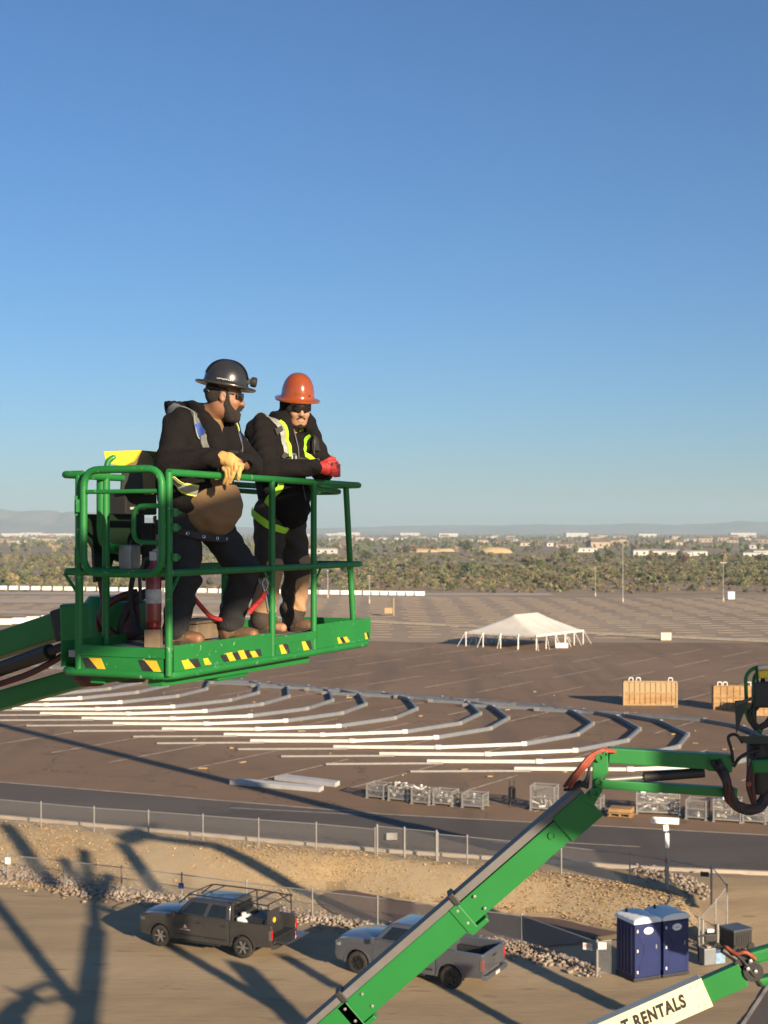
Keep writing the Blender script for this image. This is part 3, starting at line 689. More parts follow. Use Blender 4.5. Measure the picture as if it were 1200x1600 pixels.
# ------------------------------------------------------------------ steel cages along the road
CONT = [M['white'], M['galv'], M['concrete'], M['wood_pale']]
def cage(px0, px1, pyb, hgt, label, fill, seed):
    a = G(px0, pyb); b = G(px1, pyb + 2.5); w = (b - a).length; d = .95; rz = math.atan2((b - a).y, (b - a).x)
    t = local_empty('steel_cage', a, rz); rg = random.Random(seed)
    for x in (0, w):
        for y in (0, d):
            mb = MB(); mb.box((x, y, hgt / 2), (.07, .07, hgt)); mb.box((x, y, .03), (.14, .14, .06)); mb.build('post', M['galv'], parent=t)
    mb = MB()
    for z in (.14, hgt * .55, hgt - .04):
        mb.beam((0, 0, z), (w, 0, z), .04, .05); mb.beam((0, d, z), (w, d, z), .04, .05); mb.beam((0, 0, z), (0, d, z), .04, .05); mb.beam((w, 0, z), (w, d, z), .04, .05)
    mb.box((w / 2, d / 2, .12), (w, d, .05)); mb.build('cage_frame', M['galv'], parent=t)
    for p, q in (((0, 0, 0), (w, 0, 0)), ((0, d, 0), (w, d, 0)), ((0, 0, 0), (0, d, 0)), ((w, 0, 0), (w, d, 0))): uv_panel('wire_panel', p, q, .15, hgt - .05, M['wire'], t)
    tag(t, label, 'cage', 'steel cages beside the road')
    if fill:
        mb = MB()
        for k in range(fill):
            mb.mi = rg.choice((0, 0, 1, 2)); c = Vector((rg.uniform(.15, w - .15), rg.uniform(.15, d - .15), rg.uniform(.2, hgt * (.55 if fill < 22 else 1.08))))
            dr = Vector((rg.gauss(0, 1), rg.gauss(0, .6), rg.gauss(0, .5))).normalized() * rg.uniform(.12, .36)
            if rg.random() < .7: mb.tube([c - dr, c + dr], rg.uniform(.025, .07), 6)
            else: mb.box(c, (rg.uniform(.1, .35), rg.uniform(.1, .3), rg.uniform(.06, .2)), Matrix.Rotation(rg.uniform(0, 3), 3, 'Z'))
        o = mb.build('cage_contents', [M['white'], M['galv'], M['concrete']], parent=t); tag(o, kind='stuff')
    return t
cage(573, 599, 1247, .85, 'leftmost steel mesh cage of the row by the road', 8, 1)
cage(607, 636, 1251, .85, 'second steel cage from the left, heaped with white fittings', 26, 2)
cage(643, 670, 1256, .85, 'third steel cage from the left, pale hoops above its rim', 24, 3)
cage(677, 706, 1258, .85, 'fourth steel cage from the left with a white board on top', 20, 4)
cage(722, 754, 1262, .8, 'fifth steel cage from the left, low and nearly empty', 6, 5)
cage(829, 866, 1266, 1.35, 'tall steel cage partly behind the green main boom', 10, 6)
cage(902, 938, 1270, .9, 'steel cage right behind the boom elbow', 6, 9)
cage(995, 1062, 1272, 1.15, 'widest steel cage piled with white and grey bags above the street sign', 60, 7)
cage(1072, 1103, 1280, 1.05, 'rusty tinted empty steel cage right of the street sign', 5, 8)
cage(1115, 1157, 1284, 1.2, 'steel cage with white rolls below the hanging hoses', 44, 10)
cage(1161, 1196, 1286, .8, 'low steel cage at the right frame edge below the hoses', 16, 11)
mb = MB(); b = G(950, 1277); t = local_empty('pallet', b, -.35)
for z in (.03, .2):
    for k in range(5): mb = MB(); mb.box((.6, .1 + k * .22, z + .02), (1.3, .16, .035)); mb.build('board', M['wood'], parent=t)
for k in range(3): mb = MB(); mb.box((.08 + k * .52, .55, .12), (.1, 1.0, .12)); mb.build('block', M['wood'], parent=t)
mb = MB(); mb.box((.6, .55, .36), (1.2, .95, .2)); mb.build('panel_load', M['wood'], parent=t, bevel=.02)
tag(t, 'small orange wooden pallet with boards below the lift elbow', 'pallet')
b = G(800, 1258); t = local_empty('tripod_heater', b)
mb = MB(); mb.lathe([(.12, .35), (.2, .42), (.2, .95), (.12, 1.02)], (0, 0, 0), 10, cap=True); mb.build('drum', M['black'], parent=t)
for a in (0, 2.1, 4.2): mb = MB(); mb.tube([(.1 * math.cos(a), .1 * math.sin(a), .4), (.32 * math.cos(a), .32 * math.sin(a), 0)], .03, 6); mb.build('leg', M['black'], parent=t)
mb = MB(); mb.tube([(-.12, 0, 1.0), (-.12, 0, 1.35)], .03, 6); mb.tube([(.12, 0, 1.0), (.12, 0, 1.35)], .03, 6); mb.build('upright', M['black'], parent=t)
tag(t, 'dark upright stand alone left of the green boom by the road', 'stand')

# ------------------------------------------------------------------ chain link fences
def fence(name, pts, hgt, label, extra=(), gate=None, dark=False):
    P = [Vector((p[0], p[1], p[2] if len(p) > 2 else 0.0)) for p in pts]
    t = empty(name, P[0])
    for i, p in enumerate(P):
        mb = MB(); mb.tube([p + Vector((0, 0, -.25)), p + Vector((0, 0, hgt + .05))], .034 if i not in extra else .05, 7); mb.lathe([(.045, 0), (.045, .03), (.01, .07)], p + Vector((0, 0, hgt + .04)), 7, cap=True)
        mb.build('post', M['galv'], parent=t)
    for a, b in zip(P, P[1:]):
        mb = MB(); mb.tube([a + Vector((0, 0, hgt)), b + Vector((0, 0, hgt))], .022, 6); mb.build('top_rail', M['galv'], parent=t)
        uv_panel('chain_link', a, b, .03, hgt, M['chain'], t)
    tag(t, label, 'fence'); return t
def along(pts, step, x0, x1):
    out = []; x = x0
    while x < x1: out.append((x, pw(x, pts))); x += step * .92
    return out
up = [G(64 - 2 * 83, 1292 - 16), G(64 - 83, 1292 - 8), G(64, 1292), G(147, 1300), G(232, 1306), G(317, 1313), G(404, 1320), G(494, 1327), G(586, 1336)]
fence('chain_link_fence', [(p.x, p.y) for p in up], 1.2, 'long chain link fence along the near edge of the road')
gp = [G(586, 1336) + Vector((.1, -.05, 0)), G(632, 1341), G(682, 1346.5)]
tg = fence('chain_link_gate', [(p.x, p.y) for p in gp], 1.35, 'double chain link gate with thicker posts in the road fence', extra=(0, 1, 2))
mb = MB(); c = (gp[0] + gp[1]) / 2; mb.box(c + Vector((.05, -.05, .95)), (.5, .02, .32)); mb.build('notice', M['galv'], parent=tg)
r_ = [G(684, 1346.5), G(730, 1351), G(805, 1359), G(877, 1367), G(984, 1381), G(1044, 1391), G(1111, 1405)]
fence('chain_link_fence', [(p.x, p.y) for p in r_], 1.25, 'chain link fence continuing right of the gate behind the green boom')
r2 = [Vector((*G(x, y, z).xy, z)) for x, y, z in ((1112, 1406, 0), (1136, 1438, -.4), (1118, 1462, -.8), (1092, 1492, -1))]
fence('chain_link_fence', [tuple(p) for p in r2], 1.35, 'short chain link fence turning the corner beside the portable toilets')
lo = [GY(-150, 1362), GY(12, 1377), GY(100, 1387), GY(190, 1398), GY(284, 1410), GY(385, 1424), GY(488, 1437), GY(590, 1450), GY(700, 1464), GY(815, 1480)]
tf = fence('chain_link_fence', [tuple(p) for p in lo], 1.2, 'chain link fence running behind the two pickups')
lo2 = [GY(815.5, 1480), GY(933, 1525), GY(966, 1520)]
tf2 = fence('chain_link_fence', [tuple(p) for p in lo2], 1.22, 'chain link fence end carrying two red and white notices', extra=(1,))
M['sign_red'] = mat('sign_red', (.6, .08, .06), (.55, .1, .08), 8, .5)
def notice(px, py, D, w, h, label, m, rz=0.0, text=True):
    c = at(px, py, D); t = local_empty('notice_sign', c, rz)
    mb = MB(); mb.box((0, 0, 0), (w, .012, h)); mb.build('board', m, parent=t, bevel=.003)
    if text:
        mb = MB()
        for k in range(3): mb.box((0, -.009, h * (.28 - .16 * k)), (w * (.72 - .1 * (k % 2)), .004, h * .075))
        mb.build('print', M['sign_red'], parent=t)
    tag(t, label, 'sign')
notice(918, 1479, 51.5, .34, .25, 'white notice with red print left of the corner fence post', M['white'], -.45)
notice(941, 1478, 51.0, .3, .24, 'white notice with red print right of the corner fence post', M['white'], .1)
notice(12, 1345, 64.6, .26, .3, 'plain white notice on the lower fence at the left edge', M['white'], -.2, False)
M['blue_sign'] = mat('blue_sign', (.02, .04, .16), (.015, .03, .12), 8, .5)
notice(283, 1384, 60.9, .26, .24, 'small dark blue notice on the fence behind the ladder rack', M['blue_sign'], -.3, False)
notice(1101, 1366, 57.6, .34, .2, 'small dark notice near the top of the corner post', M['black'], -.3, False)

# street name sign
b = G(1041, 1389); t = empty('street_sign', b); s_ = b.y / F
mb = MB(); mb.tube([b, b + Vector((0, 0, 1.15))], .06, 8); mb.tube([b + Vector((0, 0, 1.1)), b + Vector((0, 0, 2.75))], .04, 8); mb.build('pole', M['galv'], parent=t)
top = (1389 - 1282) * s_
mb = MB(); mb.box(b + Vector((-.06, -.03, top)), (44 * s_, .015, .27), Matrix.Rotation(.05, 3, 'Y')); mb.build('name_blade', M['white'], parent=t, bevel=.03)
mb = MB(); mb.box(b + Vector((-.02, -.04, top - .3)), (.22, .03, .26), Matrix.Rotation(-.1, 3, 'Y')); mb.build('cross_blade', M['white'], parent=t, bevel=.02)
mb = MB(); mb.box(b + Vector((.03, -.045, top - .83)), (.17, .02, .62)); mb.build('vertical_plate', M['white'], parent=t, bevel=.02)
mb = MB(); mb.box(b + Vector((0, -.07, 1.2)), (.16, .02, .2)); mb.build('small_tag', M['sign_red'], parent=t)
tag(t, 'tall street sign with a white horizontal name blade behind the fence', 'street sign')
def text_obj(name, txt, size, m, parent, loc, rot, bold=0.0, shear=0.0, xs=1.0, extrude=.001, spacing=1.0):
    cu = bpy.data.curves.new(name, 'FONT'); cu.body = txt; cu.size = size; cu.offset = bold; cu.shear = shear; cu.space_character = spacing; cu.extrude = extrude; cu.align_x = 'CENTER'; cu.align_y = 'CENTER'
    tmp = bpy.data.objects.new(name, cu); COL.objects.link(tmp)
    dg = bpy.context.evaluated_depsgraph_get(); me = bpy.data.meshes.new_from_object(tmp.evaluated_get(dg)); bpy.data.objects.remove(tmp); bpy.data.curves.remove(cu)
    if xs != 1.0:
        for v in me.vertices: v.co.x *= xs
    me.materials.clear(); me.materials.append(m)
    o = bpy.data.objects.new(name, me); COL.objects.link(o); o.parent = parent; o.matrix_local = Matrix.Translation(loc) @ rot.to_4x4(); return o
M['sign_ink'] = mat('sign_ink', (.22, .24, .2), (.3, .32, .28), 8, .6)
text_obj('lettering', 'KING COURSE W', .135, M['sign_ink'], t, Vector((-.06, -.042, top)), (Matrix.Rotation(.05, 3, 'Y') @ Matrix.Rotation(R(90), 3, 'X')))

# ------------------------------------------------------------------ riprap stones along the lower fence
def stone_proto(seed):
    bm = bmesh.new(); bmesh.ops.create_icosphere(bm, subdivisions=1, radius=1.0); rg = random.Random(seed)
    sx, sy, sz = rg.uniform(.8, 1.3), rg.uniform(.7, 1.1), rg.uniform(.5, .8)
    for v in bm.verts: v.co *= rg.uniform(.75, 1.15); v.co.x *= sx; v.co.y *= sy; v.co.z *= sz
    vs = [v.co.copy() for v in bm.verts]; bm.verts.ensure_lookup_table(); fs = [tuple(v.index for v in f.verts) for f in bm.faces]; bm.free(); return vs, fs
ST = [stone_proto(s) for s in range(6)]
def stones(name, pts, n, w, seed, label, smin, smax):
    rg = random.Random(seed); mb = MB()
    for k in range(n):
        t_ = rg.random() * (len(pts) - 1); i = min(int(t_), len(pts) - 2); p = Vector(pts[i]).lerp(Vector(pts[i + 1]), t_ - i)
        q = rg.gauss(0, .42); p = p + Vector((rg.uniform(-.3, .3), q * w, 0)); vs, fs = rg.choice(ST); s_ = rg.uniform(smin, smax)
        rot = Matrix.Rotation(rg.uniform(0, 6.28), 3, 'Z') @ Matrix.Rotation(rg.uniform(-.6, .6), 3, 'X'); z = basin(p.x, p.y)
        mb.add([rot @ (v * s_) + Vector((p.x, p.y, z + s_ * .3 + rg.random() * .25 * max(0, .6 - abs(q)))) for v in vs], fs)
    o = mb.build(name, M['rock']); tag(o, label, 'rocks', kind='stuff')
stones('riprap', [(*GY(-40, 1366).xy, 0), (*GY(60, 1378).xy, 0), (*GY(190, 1397).xy, 0), (*GY(330, 1412).xy, 0)], 1100, 1.6, 1, 'bank of pale riprap stones along the lower fence at the left', .04, .12)
stones('riprap', [(*GY(330, 1412).xy, 0), (*GY(488, 1436).xy, 0), (*GY(620, 1455).xy, 0)], 500, 1.4, 2, 'riprap stones in shadow behind the two pickups', .04, .12)
stones('riprap', [(*GY(760, 1472).xy, 0), (*GY(830, 1486).xy, 0), (*GY(925, 1512).xy, 0)], 620, 1.5, 3, 'heap of pinkish riprap stones between the grey pickup and the toilets', .04, .12)
stones('riprap', [(*GY(990, 1395).xy, 0), (*GY(1060, 1412).xy, 0), (*GY(1100, 1425).xy, 0)], 170, 2.0, 4, 'scattered brown stones inside the corner of the fence', .04, .12)

# dry grass tufts and grit on the embankment, weeds along the fences
rg = random.Random(77); mb = MB()
for k in range(12000):
    x = rg.uniform(-24, 12.4); lo_, hi_ = (pw(x, TOE) if x > -2.4 else pw(x, LO) - .3), pw(x, UP) + .6
    y = rg.uniform(lo_, hi_) if rg.random() < .9 or x > 7 else pw(x, LO) + rg.gauss(0, .35)
    z = basin(x, y); hgt = rg.uniform(.01, .03) * (3.0 if rg.random() < .03 else 1)
    mb.mi = rg.choice((0, 0, 1, 2)); a0 = rg.uniform(0, 3.14)
    for q in range(3):
        a = a0 + q * 1.05; d = Vector((math.cos(a), math.sin(a), 0)) * rg.uniform(.02, .05); l = Vector((rg.uniform(-.06, .06), rg.uniform(-.06, .06), 0)); p = Vector((x, y, z))
        mb.add([p - d * .5, p + d * .5, p + d * 1.1 + l + Vector((0, 0, hgt)), p - d * 1.0 + l + Vector((0, 0, hgt * .85))], [(0, 1, 2, 3)])
M['grass_a'] = mat('dry_grass', (.54, .375, .19), (.46, .315, .155), 3, .9); M['grass_b'] = mat('straw', (.58, .425, .23), (.5, .36, .19), 3, .9); M['grass_c'] = mat('brown_grass', (.42, .285, .14), (.34, .23, .115), 3, .9)
o = mb.build('dry_grass', [M['grass_a'], M['grass_b'], M['grass_c']], origin=(0, 60, YZ), recalc=False); tag(o, 'short dry straw coloured grass covering the embankment below the road', 'grass', kind='stuff')
# ------------------------------------------------------------------ pickup trucks
def arc(cx, cz, r, a0, a1, n=10):
    return [(cx + r * math.cos(lerp(a0, a1, k / n)), cz + r * math.sin(lerp(a0, a1, k / n))) for k in range(n + 1)]
def wheel(t, x, y, r, rimm, spokes, side):
    w = local_part = MB()
    prof = [(r * .62, -.12), (r * .9, -.135), (r * .97, -.11), (r, -.06), (r, .06), (r * .97, .11), (r * .9, .135), (r * .62, .12)]
    mb = MB(); mb.lathe(prof, (x, y, r), 26, axis='Y'); tyre = mb.build('wheel', M['tyre'], parent=t, smooth=50)
    mb = MB(); o = side * .105
    mb.lathe([(r * .64, o), (r * .6, o + side * .012), (r * .57, o - side * .02), (r * .3, o - side * .045), (.001, o - side * .03)], (x, y, r), 24, axis='Y'); mb.build('rim', M['rim_black'], parent=tyre, smooth=40)
    for k in range(spokes):
        a = 2 * math.pi * k / spokes; d = Vector((math.cos(a), 0, math.sin(a)))
        mb = MB(); mb.beam(Vector((x, y + o - side * .01, r)) + d * r * .1, Vector((x, y + o, r)) + d * r * .6, .05, .045, up=(0, 1, 0)); mb.build('spoke', rimm, parent=tyre)
    mb = MB(); mb.lathe([(.075, o - side * .04), (.07, o + side * .012), (.001, o + side * .018)], (x, y, r), 12, axis='Y'); mb.build('hub_cap', rimm, parent=tyre)
def pickup(front_px, rear_px, label, paint, rimm, spokes, rack=False, gate_down=False, grille=None, chrome=False, lift=0.0):
    fw = GY(*front_px); rw = GY(*rear_px); d = (fw - rw).normalized(); nrm = Vector((-d.y, d.x, 0))   # nrm: truck's left
    # the wheels seen are the left ones (truck heads left in the photo)
    side_off = -nrm * .86
    c = (fw + rw) / 2 + side_off * 1.0
    hd = math.atan2(d.y, d.x)
    t = local_empty('pickup_truck', (c.x, c.y, YZ), hd)
    wb = 3.69; xf, xr = wb / 2, -wb / 2; r = .41; cz = r; L = lift
    x_front, x_rear = xf + .9, xr - 1.24; cab_b = xr + .58
    # front body: fenders, hood, doors below the belt
    ar = .5
    poly = [(cab_b, .5), (cab_b, 1.34), (cab_b + .9, 1.34), (xf - .78, 1.335), (xf - .4, 1.32), (xf + .3, 1.28), (xf + .75, 1.22), (x_front - .05, 1.15), (x_front, 1.0), (x_front + .02, .62), (x_front - .06, .45), (xf + ar, .42)]
    poly += arc(xf, cz, ar, 0.02, math.pi - .02)
    poly += [(xf - ar - .03, .4), (cab_b + .02, .4)]
    mb = MB(); mb.prism(poly, -.99, .99)
    mb.build('body', paint, parent=t, bevel=.045, seg=3, smooth=35)
    # hood bulge
    mb = MB(); mb.loft([[Vector((x, -wv, z)), Vector((x, -wv * .75, z + .055)), Vector((x, 0, z + .075)), Vector((x, wv * .75, z + .055)), Vector((x, wv, z))] for x, wv, z in ((xf - .76, .86, 1.325), (xf - .3, .88, 1.3), (xf + .35, .86, 1.262), (xf + .84, .8, 1.18))], cap=False, closed=False)
    mb.build('hood', paint, parent=t, smooth=60)
    # cab
    zr = 1.97; b0, b1, r0, r1 = cab_b, xf - .6, cab_b + .05, xf - 1.26
    def ringy(x0, x1, w, z): return [Vector((x0, -w, z)), Vector((x1, -w * .93, z)), Vector((x1, w * .93, z)), Vector((x0, w, z))]
    mb = MB(); mb.loft([ringy(b0, b1, .945, 1.31), ringy(lerp(b0, r0, .9), lerp(b1, r1, .9), .81, 1.9), ringy(r0 + .07, r1 - .12, .73, zr)])
    cab = mb.build('cab', paint, parent=t, bevel=.05, seg=3, smooth=45)
    def cabpt(u, z, s, out=.0):   # u: 0 rear .. 1 front on the side plane
        k = (z - 1.31) / (1.9 - 1.31); x0 = lerp(b0, lerp(b0, r0, .9), k); x1 = lerp(b1, lerp(b1, r1, .9), k); w = lerp(.945, .81, k) * lerp(1, .93, u)
        return Vector((lerp(x0, x1, u), s * (w + out), z))
    for s in (1, -1):
        for nm, ua, ub in (('side_window', .07, .42), ('side_window', .49, .9)):
            ub2 = ub; a = cabpt(ua, 1.375, s, .012); b = cabpt(ub, 1.375, s, .012); c_ = cabpt(ub - .01, 1.83, s, .012); e = cabpt(ua + .015, 1.83, s, .012)
            mb = MB(); ins = [p - Vector((0, s * .03, 0)) for p in (a, b, c_, e)]; mb.loft([[a, b, c_, e], ins]); mb.build(nm, M['glass'], parent=t)
    def panel(nm, x0, x1, w0, w1, z0, z1, out, m):
        a = [Vector((x0 + out, -w0, z0)), Vector((x0 + out, w0, z0)), Vector((x1 + out, w1, z1)), Vector((x1 + out, -w1, z1))]
        mb = MB(); mb.loft([a, [p - Vector((out * 1.6, 0, 0)) for p in a]]); return mb.build(nm, m, parent=t)
    k0, k1 = .12, .86
    panel('windshield', lerp(b1, lerp(b1, r1, .9), k0), lerp(b1, lerp(b1, r1, .9), k1), .79, .66, lerp(1.31, 1.9, k0), lerp(1.31, 1.9, k1), .02, M['glass'])
    panel('rear_window', lerp(b0, lerp(b0, r0, .9), .2), lerp(b0, lerp(b0, r0, .9), .85), .76, .64, lerp(1.31, 1.9, .2), lerp(1.31, 1.9, .85), -.014, M['glass'])
    # doors: panels proud of the body with shut gaps
    for s in (1, -1):
        for x0, x1 in ((cab_b + .08, cab_b + 1.14), (cab_b + 1.17, xf - .64)):
            mb = MB(); pl = [(x0, .5), (x1, .5), (x1, 1.25), (x1 - .03, 1.31), (x0 + .03, 1.31), (x0, 1.25)]
            if x0 < cab_b + .5: pl = [(x0 + .0, .82), (x0 + .12, .5), (x1, .5), (x1, 1.31), (x0 + .03, 1.31)]
            mb.prism(pl, s * .985, s * 1.0); dr = mb.build('door', paint, parent=t, bevel=.004)
            mb = MB(); mb.box((x0 + .17, s * 1.01, 1.11), (.2, .035, .045)); mb.build('handle', M['chrome'] if chrome else M['black'], parent=dr, bevel=.01)
            mb = MB(); mb.box(((x0 + x1) / 2, s * 1.0, .6), ((x1 - x0) * .96, .02, .06)); mb.build('moulding', M['black'], parent=dr)
        mb = MB(); mb.loft([[Vector((xf - .7 + a, s * (1.0 + q), 1.36 + z)) for a, z in ((-.07, -.11), (.07, -.11), (.07, .1), (-.07, .1))] for q in (.03, .2)]); mr = mb.build('mirror', paint if not rack else M['black'], parent=t, bevel=.03)
        mb = MB(); mb.box((xf - .775, s * 1.115, 1.355), (.012, .15, .17)); mb.build('mirror_glass', M['chrome'], parent=mr)
        mb = MB(); mb.box(((xf + cab_b) / 2 - .2, s * .97, .37), (1.9, .14, .06)); mb.build('side_step', M['black'], parent=t, bevel=.015)
        # bed side with wheel arch
        pl = [(cab_b - .02, .48), (cab_b - .02, 1.36), (x_rear + .02, 1.36), (x_rear, 1.26), (x_rear, .66), (x_rear + .05, .55), (xr - ar - .02, .5)]
        pl += list(reversed(arc(xr, cz + .02, ar, 0.02, math.pi - .02)))
        mb = MB(); mb.prism(pl, s * .87, s * .99); mb.build('bed_side', paint, parent=t, bevel=.03, seg=3, smooth=35)
        mb = MB()
        for xx in (xf, xr):
            q0 = arc(xx, cz + .01, ar + .055, -.05, math.pi + .05, 14); q1 = arc(xx, cz + .01, ar - .01, -.05, math.pi + .05, 14)
            mb.loft([[Vector((a[0], s * .985, a[1])), Vector((a[0], s * 1.012, a[1])), Vector((b[0], s * 1.012, b[1])), Vector((b[0], s * .985, b[1]))] for a, b in zip(q0, q1)])
        mb.build('wheel_arch', paint if not rack else M['truck_dark'], parent=t, smooth=40)
        mb = MB(); mb.box((x_rear + .035, s * .925, 1.0), (.1, .1, .36)); mb.build('tail_light', M['red_light'], parent=t, bevel=.03)
        mb = MB(); mb.box((x_rear + .05, s * .99, .98), (.1, .03, .38)); mb.build('tail_light_trim', M['chrome'], parent=t, bevel=.01)
        mb = MB(); mb.box((x_front - .12, s * .84, 1.02), (.26, .3, .2)); mb.build('headlight', M['lamp'], parent=t, bevel=.04)
        wheel(t, xf, s * .86, r, rimm, spokes, s); wheel(t, xr, s * .86, r, rimm, spokes, s)
    mb = MB(); mb.box(((cab_b + x_rear) / 2, 0, .78), (cab_b - x_rear - .06, 1.76, .08)); mb.build('bed_floor', M['black'], parent=t)
    mb = MB(); mb.box((cab_b - .06, 0, 1.0), (.07, 1.76, .56)); mb.build('bed_front_wall', paint, parent=t)
    for s in (1, -1):
        mb = MB(); mb.box((xr, s * .74, .94), (1.0, .24, .3)); mb.build('wheel_tub', M['black'], parent=t, bevel=.05)
    mb = MB(); mb.box(((xf + xr) / 2, 0, .5), (4.6, 1.3, .26)); mb.build('chassis', M['black'], parent=t)
    if gate_down:
        mb = MB(); mb.box((x_rear - .31, 0, .74), (.62, 1.66, .07)); tgp = mb.build('tailgate', paint, parent=t, bevel=.02)
    else:
        mb = MB(); mb.box((x_rear + .03, 0, 1.02), (.08, 1.74, .66)); tgp = mb.build('tailgate', paint, parent=t, bevel=.03)
        mb = MB(); mb.box((x_rear - .018, 0, 1.14), (.02, .3, .06)); mb.build('handle', M['black'], parent=tgp)
        mb = MB(); mb.box((x_rear - .014, 0, .98), (.012, .2, .07)); mb.build('badge', M['chrome'], parent=tgp)
    mb = MB(); mb.loft([[Vector((x_rear + .03, -.97, z)), Vector((x_rear - .14, -.9, z)), Vector((x_rear - .14, .9, z)), Vector((x_rear + .03, .97, z))] for z in (.48, .64)]); mb.build('rear_bumper', paint if not chrome else M['truck_grey'], parent=t, bevel=.02)
    mb = MB(); mb.box((x_rear - .145, .0, .56), (.02, .34, .12)); mb.build('number_plate', M['paper'], parent=t)
    mb = MB(); mb.box((x_front - .01, 0, .95), (.07, 1.3, .36)); mb.build('grille', M['black'], parent=t, bevel=.02)
    mb = MB(); mb.loft([[Vector((x_front - .12, -.98, z)), Vector((x_front + .07, -.8, z)), Vector((x_front + .07, .8, z)), Vector((x_front - .12, .98, z))] for z in (.45, .68)]); mb.build('front_bumper', paint, parent=t, bevel=.03)
    if rack:
        zt = 2.06; mbk = M['black']; yb = .86
        for s in (1, -1):
            mb = MB(); mb.tube(fillet([(xf - .75, s * .8, 1.72), (xf - 1.25, s * yb, zt + .06), (cab_b, s * yb, zt + .06), (x_rear + .15, s * yb, zt)], .15), .028, 7); mb.build('rack_rail', mbk, parent=t)
            for x in (cab_b - .12, x_rear + .2):
                mb = MB(); mb.tube([(x, s * .92, 1.3), (x, s * yb, zt + .05)], .028, 7); mb.build('rack_post', mbk, parent=t)
            mb = MB(); mb.tube([(cab_b - .12, s * .9, 1.75), (cab_b - .75, s * yb, zt + .03)], .02, 6); mb.tube([(x_rear + .2, s * .9, 1.75), (x_rear + .75, s * yb, zt + .03)], .02, 6); mb.build('rack_brace', mbk, parent=t)
        for x in (xf - 1.2, xf - 1.8, cab_b - .12, (cab_b + x_rear) / 2, x_rear + .2):
            mb = MB(); mb.tube([(x, -yb, zt + .05), (x, yb, zt + .05)], .022, 6); mb.build('rack_crossbar', mbk, parent=t)
        mb = MB(); mb.box((x_rear + .2, .42, 1.6), (.03, .8, .5)); pn = mb.build('rear_screen', M['rubber'], parent=t)
        mb = MB(); mb.lathe([(.1, -.012), (.1, .012)], (0, 0, 0), 14, axis='X', cap=True); mb.v = [v + Vector((x_rear + .18, .45, 1.45)) for v in mb.v]; mb.build('round_decal', M['hazard_y'], parent=pn)
        lg = Vector((xf - 1.15, 1.004, .9))
        mb = MB(); mb.prism([(lg.x - .13, .84), (lg.x + .13, .84), (lg.x, 1.02)], 1.001, 1.004); mb.build('door_logo', M['logo'], parent=t)
        mb = MB(); mb.prism([(lg.x - .06, .87), (lg.x - .02, .87), (lg.x, .92), (lg.x + .02, .87), (lg.x + .06, .87), (lg.x, .99)], 1.0042, 1.006); mb.build('door_logo_letter', M['white'], parent=t)
        mb = MB(); mb.box((lg.x, 1.003, .795), (.46, .004, .03)); mb.build('door_logo_line', M['paper'], parent=t)
    tag(t, label, 'pickup'); return t, hd, (cab_b, x_rear, xf)
M['logo'] = mat('logo_orange', (.5, .13, .04), (.45, .12, .04), 5, .5)
t1, hd1, (cb, xrr, xff) = pickup((250, 1477), (384.5, 1497), 'dark grey pickup with black ladder rack and lowered tailgate', M['truck_dark'], M['rim'], 6, rack=True, gate_down=True)
t2, hd2, _ = pickup((556, 1520), (711, 1545.5), 'blue grey pickup with black wheels behind the green boom', M['truck_grey'], M['rim_black'], 6, chrome=True)
# load in the first pickup
def in_truck(t, hd, p):
    return Vector(t.location) + Matrix.Rotation(hd, 3, 'Z') @ Vector(p)
o = local_empty('water_tank', in_truck(t1, hd1, (cb - .5, .45, .83)), hd1)
mb = MB(); mb.prism([(-.3, 0), (.3, 0), (.3, .62), (.1, .66), (-.3, .4)], -.35, .35); mb.build('tank', M['white'], parent=o, bevel=.06, seg=3, smooth=40)
mb = MB(); mb.lathe([(.09, .64), (.09, .74), (.0, .75)], (.18, 0, 0), 12); mb.build('filler_cap', M['white'], parent=o)
tag(o, 'white plastic tank standing in the ladder rack pickup bed', 'tank')
o = local_empty('tool_box', in_truck(t1, hd1, (xrr + .75, .1, .83)), hd1)
mb = MB(); mb.box((0, 0, .3), (.8, 1.3, .6)); mb.build('chest', M['black'], parent=o, bevel=.03)
mb = MB(); mb.box((0, 0, .63), (.84, 1.34, .06)); mb.build('lid', M['black'], parent=o, bevel=.02)
mb = MB(); mb.tube([(-.3, -.3, .66), (-.3, -.3, .8), (-.3, .3, .8), (-.3, .3, .66)], .02, 6); mb.build('handle', M['galv'], parent=o)
tag(o, 'black tool chest at the rear of the ladder rack pickup bed', 'tool chest')

